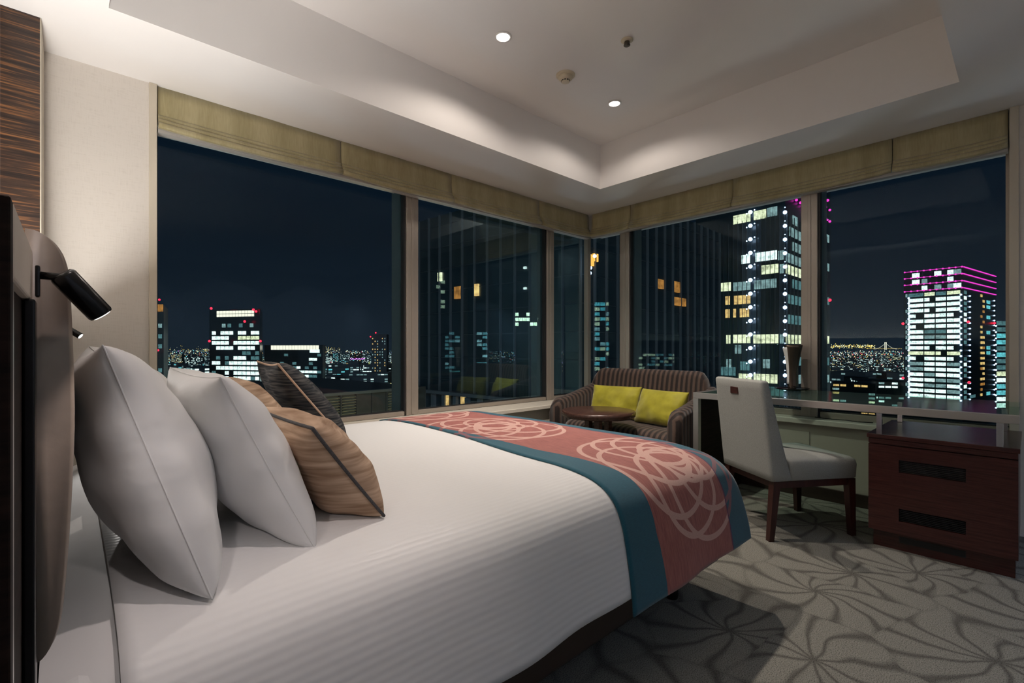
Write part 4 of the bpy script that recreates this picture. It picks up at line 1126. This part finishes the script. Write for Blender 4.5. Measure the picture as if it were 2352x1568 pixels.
sl = Tower('dark tower with amber lit top at the left edge of the window', 'tower', (330, 300), (376, 300), (386, 330), 700, M['tower'])
for k in range(3): sl.win(0, 362 + k * 4.4, 362 + k * 4.4 + 4, 706, 4.5, L['amber'], 0.3, zc=zat(707, 300))
for (y, m) in ((748, 'dimw'), (795, 'dim'), (850, 'dim'), (772, 'dim')): sl.win(0, 364, 372, 0, 2.6, L[m], 0.2, zc=zat(y, 300))
for (x, y) in ((366, 688), (363, 804)): sl.dot(x, y, 0.65, L['red'], 297)

rt = Tower('slim residential tower with specks of warm light, left of the window mullion', 'tower', (853, 905), (888, 900), (893, 930), 767, M['low'])
rnd = random.Random(5)
for r in range(17):
    for c in range(6):
        if rnd.random() < 0.5: rt.win(0, 855 + c * 5.6, 855 + c * 5.6 + 2.0, 0, 2.2, L['warm' if rnd.random() < 0.5 else 'dimw'], 0.3, zc=zat(771 + r * 6.2, 898))
for (x, y) in ((863, 764), (851, 773)): rt.dot(x, y, 1.4, L['red'], 890)

# ---- towers beyond the frame that the panes mirror
for k_, c_ in (('white', (0.80, 1.0, 0.93)), ('teal', (0.18, 0.75, 0.82)), ('yell', (0.95, 1.0, 0.62)), ('dimw', (0.4, 0.62, 0.62)), ('dim', (0.16, 0.36, 0.38))):
    L['b' + k_] = lit('bright_' + k_ + '_office', c_, 9.0)
def mirror_tower(label, cx, cy, w, dpt, ztop, rows, cols, mats, seed, rz=0.0):
    o = thing('tower', label, 'tower', (cx, cy, GZ), rz)
    box('body', (-w / 2, -dpt / 2, 0), (w / 2, dpt / 2, ztop - GZ), M['tower2'], o)
    rd = random.Random(seed); cache = {}
    for r in range(rows):
        for c in range(cols):
            if rd.random() < 0.45: continue
            m = rd.choice(mats)
            ww = w / cols
            if m not in cache:
                bm = bmesh.new(); box_into(bm, (-ww * 0.45, -0.2, -1.35), (ww * 0.45, 0.05, 1.35)); bmesh.ops.recalc_face_normals(bm, faces=bm.faces)
                me = bpy.data.meshes.new('window'); bm.to_mesh(me); bm.free(); me.materials.append(L[m]); cache[m] = me
            q = bpy.data.objects.new('window', cache[m]); COL.objects.link(q); q.parent = o
            q.location = (-w / 2 + ww * (c + 0.5), -dpt / 2, ztop - GZ - 4 * (r + 1))
    return o
def mt_(label, azd, dist, w, ztop, rows, cols, mats, seed):
    a = radians(azd); return mirror_tower(label, dist * cos(a), dist * sin(a), w, 30, ztop, rows, cols, mats, seed, a - pi / 2)
mt_('tall teal lit tower mirrored in the narrow corner pane', 143.8, 400, 27, 40, 28, 6, ['bteal', 'bteal', 'bdimw', 'byell'], 21)
mt_('wide teal lit block mirrored behind the sofa', 152.2, 480, 58, -18, 8, 13, ['bteal', 'bdim', 'bdimw'], 24)
mt_('dim block mirrored above the sofa back', 150.0, 620, 60, -4, 12, 12, ['bdim', 'bdim', 'byell'], 25)
mt_('yellowish lit tower mirrored in the middle pane of the left window', -56.6, 400, 26, 58, 7, 7, ['byell', 'byell', 'bdimw'], 22)
mt_('wide greenish lit block mirrored in the middle pane of the left window', -54.0, 520, 76, 20, 22, 13, ['bdim', 'bdimw', 'bdim'], 26)
mt_('tower with lit top rows mirrored beside the middle mullion of the left window', -44.0, 400, 30, 32, 3, 10, ['byell', 'byell'], 23)

# ---- rooftop screen with louvres below the left window
rs = thing('roof_screen', 'rooftop louvre screen with yellow lit slats below the left window', 'screen', plan(905, 30) + Vector((0, 0, -6)))
A, B = plan(560, 23.4), plan(960, 31.4); o0 = plan(905, 30)
dirv = (B - A).normalized(); Ln = (B - A).length; ang_s = atan2(dirv.y, dirv.x)
Rz = Matrix.Rotation(ang_s, 4, 'Z')
M['louvre'] = simple('khaki_louvre', (0.36, 0.33, 0.22), 0.6); M['screen'] = simple('dark_screen', (0.05, 0.055, 0.06), 0.6)
def sbox(nm, u0, u1, y0, y1, z0, z1, mat):
    c = A + dirv * ((u0 + u1) / 2) - o0
    return box(nm, (-(u1 - u0) / 2, y0, z0), ((u1 - u0) / 2, y1, z1), mat, rs, loc=(c.x, c.y, 0), M=Rz)
zt2 = -1.50 + 6
sbox('cap', 0, Ln, -0.12, 0.3, zt2 - 0.16, zt2, M['finlight'])
sbox('backing', 0, Ln, 0.16, 0.3, zt2 - 4.5, zt2 - 0.165, M['screen'])
pw = 1.02; n = int(Ln / pw)
for k in range(n + 1):
    sbox('post', k * pw - 0.05, k * pw + 0.05, -0.10, 0.155, zt2 - 4.5, zt2 - 0.165, M['screen'])
for k in range(n):
    f = k % 4
    if f in (2, 3):
        sbox('plain_panel', k * pw + 0.055, (k + 1) * pw - 0.055, 0.02, 0.155, zt2 - 4.5, zt2 - 0.165, M['screen'])
        continue
    for j in range(14):
        z = zt2 - 0.30 - j * 0.155
        o = sbox('slat', k * pw + 0.055, (k + 1) * pw - 0.055, -0.06, 0.06, -0.012, 0.012, M['louvre'])
        o.data.transform(Rz.inverted()); o.data.transform(Matrix.Rotation(radians(35), 4, 'X')); o.data.transform(Rz); o.location.z = z
rd_ = thing('rooftop', 'flat dark rooftop behind the louvre screen', 'roof', plan(800, 38) + Vector((0, 0, -3)))
bm = bmesh.new(); nrm_s = Vector((-dirv.y, dirv.x, 0)); nrm_s = nrm_s if nrm_s.dot(A) > 0 else -nrm_s
q = [A + nrm_s * 0.45 - dirv * 6, B + nrm_s * 0.45 + dirv * 1, B + nrm_s * 14 + dirv * 1, A + nrm_s * 14 - dirv * 6]
q = [p - plan(800, 38) for p in q]
va = [bm.verts.new((p.x, p.y, 1.42)) for p in q]; vb = [bm.verts.new((p.x, p.y, -3)) for p in q]
bm.faces.new(va); bm.faces.new(vb)
for k in range(4): bm.faces.new((va[k], va[(k + 1) % 4], vb[(k + 1) % 4], vb[k]))
done('roof_slab', bm, M['screen'], rd_)

# ---- bridge on the bay
br = thing('suspension_bridge', 'far suspension bridge with lit towers across the bay', 'bridge', plan(2030, 4200) + Vector((0, 0, -40)))
def far_bits(nm, pts, d, mat, parent, size):
    bm = bmesh.new(); o_ = parent.location
    for (x, y, k) in pts:
        bmesh.ops.create_icosphere(bm, subdivisions=1, radius=size * k, matrix=Matrix.Translation(at_depth(x, y, d) - o_))
    return done(nm, bm, mat, parent)
far_bits('tower', [(2034 + dx, 786 + k * 2, 1) for k in range(9) for dx in (-1.6, 1.6)], 4200, L['cream'], br, 3.4)
far_bits('main_cable', [(2034 + dx, 787 + 14 * (1 - (1 - abs(dx) / 26) ** 2), 0.7) for dx in range(-26, 27, 2)], 4200, L['cream'], br, 3.2)
far_bits('deck', [(1990 + k * 3.2, 800 + (k % 2) * 0.6, 0.7) for k in range(26)], 4200, L['gold'], br, 3.2)

# ---- the low city: individual blocks with small lit windows
PLACED = [((T_.P[0] + T_.P[2]) / 2, (T_.P[0] - T_.P[2]).length * 0.62) for T_ in (ft, bt, pk, gt, at_, lb, sl, rt)]
def block(px, top, d, w, dp, rz, label, group, seed, dens, mats):
    c = plan(px, d); zt_ = zat(top, d)
    rad_ = (w + dp) * 0.36
    if any((c - p).length < 0.8 * (rad_ + r) for p, r in PLACED): return
    PLACED.append((c, rad_))
    if zt_ < GZ + 6: zt_ = GZ + 6 + (seed % 7) * 2
    o = thing('city_block', label, 'building', (c.x, c.y, GZ), rz, group)
    box('walls', (-w / 2, -dp / 2, 0), (w / 2, dp / 2, zt_ - GZ), M['low'], o)
    rd = random.Random(seed); bm = bmesh.new(); any_ = False
    hh = 3.6
    for r in range(min(14, int((zt_ - GZ) / hh))):
        z = zt_ - GZ - 2.6 - r * hh
        for face in range(2):
            span = w if face == 0 else dp; n = max(2, int(span / 5))
            for k in range(n):
                if rd.random() > dens: continue
                x = -span / 2 + span * (k + 0.5) / n; ww = span / n * 0.42
                if face == 0: lo, hi = (x - ww, -dp / 2 - 0.2, z - 0.9), (x + ww, -dp / 2 + 0.05, z + 0.9)
                else: lo, hi = (-w / 2 - 0.2, x - ww, z - 0.9), (-w / 2 + 0.05, x + ww, z + 0.9)
                nf = len(bm.faces); box_into(bm, lo, hi); bm.faces.ensure_lookup_table()
                mi = rd.randrange(len(mats))
                for f in bm.faces[nf:]: f.material_index = mi
                any_ = True
    if any_:
        wn_ = done('lit_windows', bm, [L[m] for m in mats], o); wn_['kind'] = 'stuff'
    else: bm.free()
rnd = random.Random(11)
KINDS = [(['dimw', 'white', 'dimw'], 'pale'), (['teal', 'dimw'], 'teal'), (['warm', 'yell', 'dimw'], 'warm'), (['white', 'white', 'dimw'], 'bright white')]
def zone_block(px, top, d, w, dp, rz, side, seed, dens, kind):
    if side == 'L':
        zone = 'left of the crowned office tower' if px < 481 else ('between crowned tower and long low block' if px < 610 else ('behind the long low block' if px < 745 else 'right of the long low block'))
    else:
        zone = 'close to the middle mullion' if px < 1965 else ('below the lit bridge' if px < 2040 else 'close to the pink crowned tower')
    far = 'distant' if d > 1300 else 'nearer'
    lab = '%s %s low city block with %s windows, %s' % ('wide' if w > 42 else ('mid-sized' if w > 32 else 'narrow'), far, KINDS[kind][1], zone)
    rz = YAW - math.atan((px - 1176) / FPX) - pi / 2 + radians((seed * 37) % 44 - 22)
    block(px, top, d, w, dp, rz, lab, '%s %s %s blocks %s' % ('wide' if w > 42 else ('mid-sized' if w > 32 else 'narrow'), far, KINDS[kind][1], zone), seed, dens, KINDS[kind][0])
zone_block(424, 855, 620, 44, 30, radians(-44), 'L', 901, 0.85, 1)
for i in range(150):
    px = rnd.uniform(362, 905); d = 480 + 2600 * rnd.random() ** 1.2
    top = 800 + 62 * (1 - (d - 480) / 2700) * rnd.uniform(0.5, 1.1) + 6
    zone_block(px, top, d, rnd.uniform(25, 60), rnd.uniform(20, 40), radians(rnd.uniform(-8, 8) - 42), 'L', 100 + i, rnd.choice((0.25, 0.45, 0.65)), rnd.randrange(4))
for i in range(110):
    px = rnd.uniform(1905, 2080); d = 420 + 2400 * rnd.random() ** 1.2
    top = 806 + 78 * (1 - (d - 420) / 2500) * rnd.uniform(0.55, 1.1) + 6
    zone_block(px, top, d, rnd.uniform(20, 45), rnd.uniform(18, 36), radians(rnd.uniform(-8, 8) - 42), 'R', 300 + i, rnd.choice((0.2, 0.35, 0.5)), rnd.choice((0, 0, 2, 3)))
# specks of street and far city light
bm = bmesh.new(); rnd = random.Random(12)
keys = ['white', 'warm', 'yell', 'red', 'teal', 'gold', 'blue', 'purple']
def speck(px, py, d, r, mi):
    p = at_depth(px, py, d); nf = len(bm.faces)
    v = [bm.verts.new(p + Vector(q) * r) for q in ((1, 0, -0.6), (-0.5, 0.87, -0.6), (-0.5, -0.87, -0.6), (0, 0, 0.9))]
    for q in ((0, 1, 2), (0, 3, 1), (1, 3, 2), (2, 3, 0)):
        f = bm.faces.new([v[k] for k in q]); f.material_index = mi
for i in range(2200):
    px = rnd.uniform(362, 905); d = 700 * (12000 / 700) ** rnd.random()
    py = min(Y0 + (EYE - GZ - rnd.uniform(4, 55)) / d * FPX, 880)
    speck(px, py, d, d * rnd.choice((0.0003, 0.0004, 0.0006, 0.0009)), rnd.choices(range(8), (4, 3, 4, 1, 3, 1, 0.4, 0.3))[0])
for i in range(1200):
    px = rnd.uniform(1905, 2085); d = 500 * (9000 / 500) ** rnd.random()
    py = min(Y0 + (EYE - GZ - rnd.uniform(4, 60)) / d * FPX, 912)
    speck(px, py, d, d * rnd.choice((0.0003, 0.0004, 0.0006, 0.0010)), rnd.choices(range(8), (5, 2, 3, 1.2, 2, 0.5, 0.3, 0))[0])
for i in range(260):
    speck(rnd.uniform(1905, 2010), 795 + rnd.gauss(0, 2.2), 5000, rnd.choice((2.2, 3.2, 4.2)), rnd.choice((5, 5, 2)))
for i in range(120):
    speck(rnd.choice((rnd.uniform(385, 480), rnd.gauss(470, 8), rnd.gauss(760, 10))), 803 + rnd.gauss(0, 3), 5000, rnd.choice((2.2, 3.0)), rnd.choice((2, 2, 5)))
# the same city to the far left and far right of the room, met by the panes as mirror images
def speck_az(az, el, d, r, mi):
    p = Vector((cos(az), sin(az), math.tan(el))) * d + Vector((0, 0, EYE)); nf = len(bm.faces)
    v = [bm.verts.new(p + Vector(q) * r) for q in ((1, 0, -0.6), (-0.5, 0.87, -0.6), (-0.5, -0.87, -0.6), (0, 0, 0.9))]
    for q in ((0, 1, 2), (0, 3, 1), (1, 3, 2), (2, 3, 0)):
        f = bm.faces.new([v[k] for k in q]); f.material_index = mi
for i in range(3000):
    d = 700 * (9000 / 700) ** rnd.random(); el = -math.atan((EYE - GZ - rnd.uniform(4, 55)) / d)
    az = radians(rnd.uniform(-60, -41)) if i % 2 else radians(rnd.uniform(141, 157))
    speck_az(az, el, d, d * rnd.choice((0.0006, 0.0008, 0.0011)), rnd.choices(range(8), (5, 2, 3, 1, 3, 0.5, 1.0, 0.2))[0])
for k in range(26): speck(805 + k * 1.3, 824 + rnd.uniform(-1.5, 1.5), 1500, 1.5, 7)
SPK = {'white': (0.85, 1.0, 0.95), 'warm': (1.0, 0.62, 0.25), 'yell': (1.0, 0.95, 0.6), 'red': (1.0, 0.03, 0.06), 'teal': (0.2, 0.8, 0.9), 'gold': (1.0, 0.66, 0.12), 'blue': (0.3, 0.5, 1.0), 'purple': (0.8, 0.25, 1.0)}
cl = done('city_lights', bm, [emit('speck_' + k, SPK[k], 2.2) for k in keys])
tag(cl, 'countless specks of street and window light across the dark city', 'city lights', kind='stuff')
tt = thing('sign_ring', 'small blue glowing ring sign on a roof, above the white pillow', 'sign', at_depth(455, 851, 900))
tube('ring', [(5 * cos(a * pi / 8) * sin(YAW), -5 * cos(a * pi / 8) * cos(YAW), 5 * sin(a * pi / 8)) for a in range(16)], 1.4, L['bluesign'], tt, 6, closed=True)
mt = thing('lattice_tower', 'small yellow-green lit steel lattice mast in the far left city', 'mast', at_depth(848, 862, 1600) )
for s_ in (-1, 1):
    for c_ in (0, 1):
        tube('strut', [(s_ * 9 * sin(YAW), -s_ * 9 * cos(YAW), -12 + 0 * c_), (s_ * 3.2 * sin(YAW), -s_ * 3.2 * cos(YAW), 18), (0, 0, 46)][c_:c_ + 2], 1.1, L['green'], mt, 6)
tube('cross_bar', [(-3.4 * sin(YAW), 3.4 * cos(YAW), 17), (3.4 * sin(YAW), -3.4 * cos(YAW), 17)], 0.9, L['green'], mt, 6)
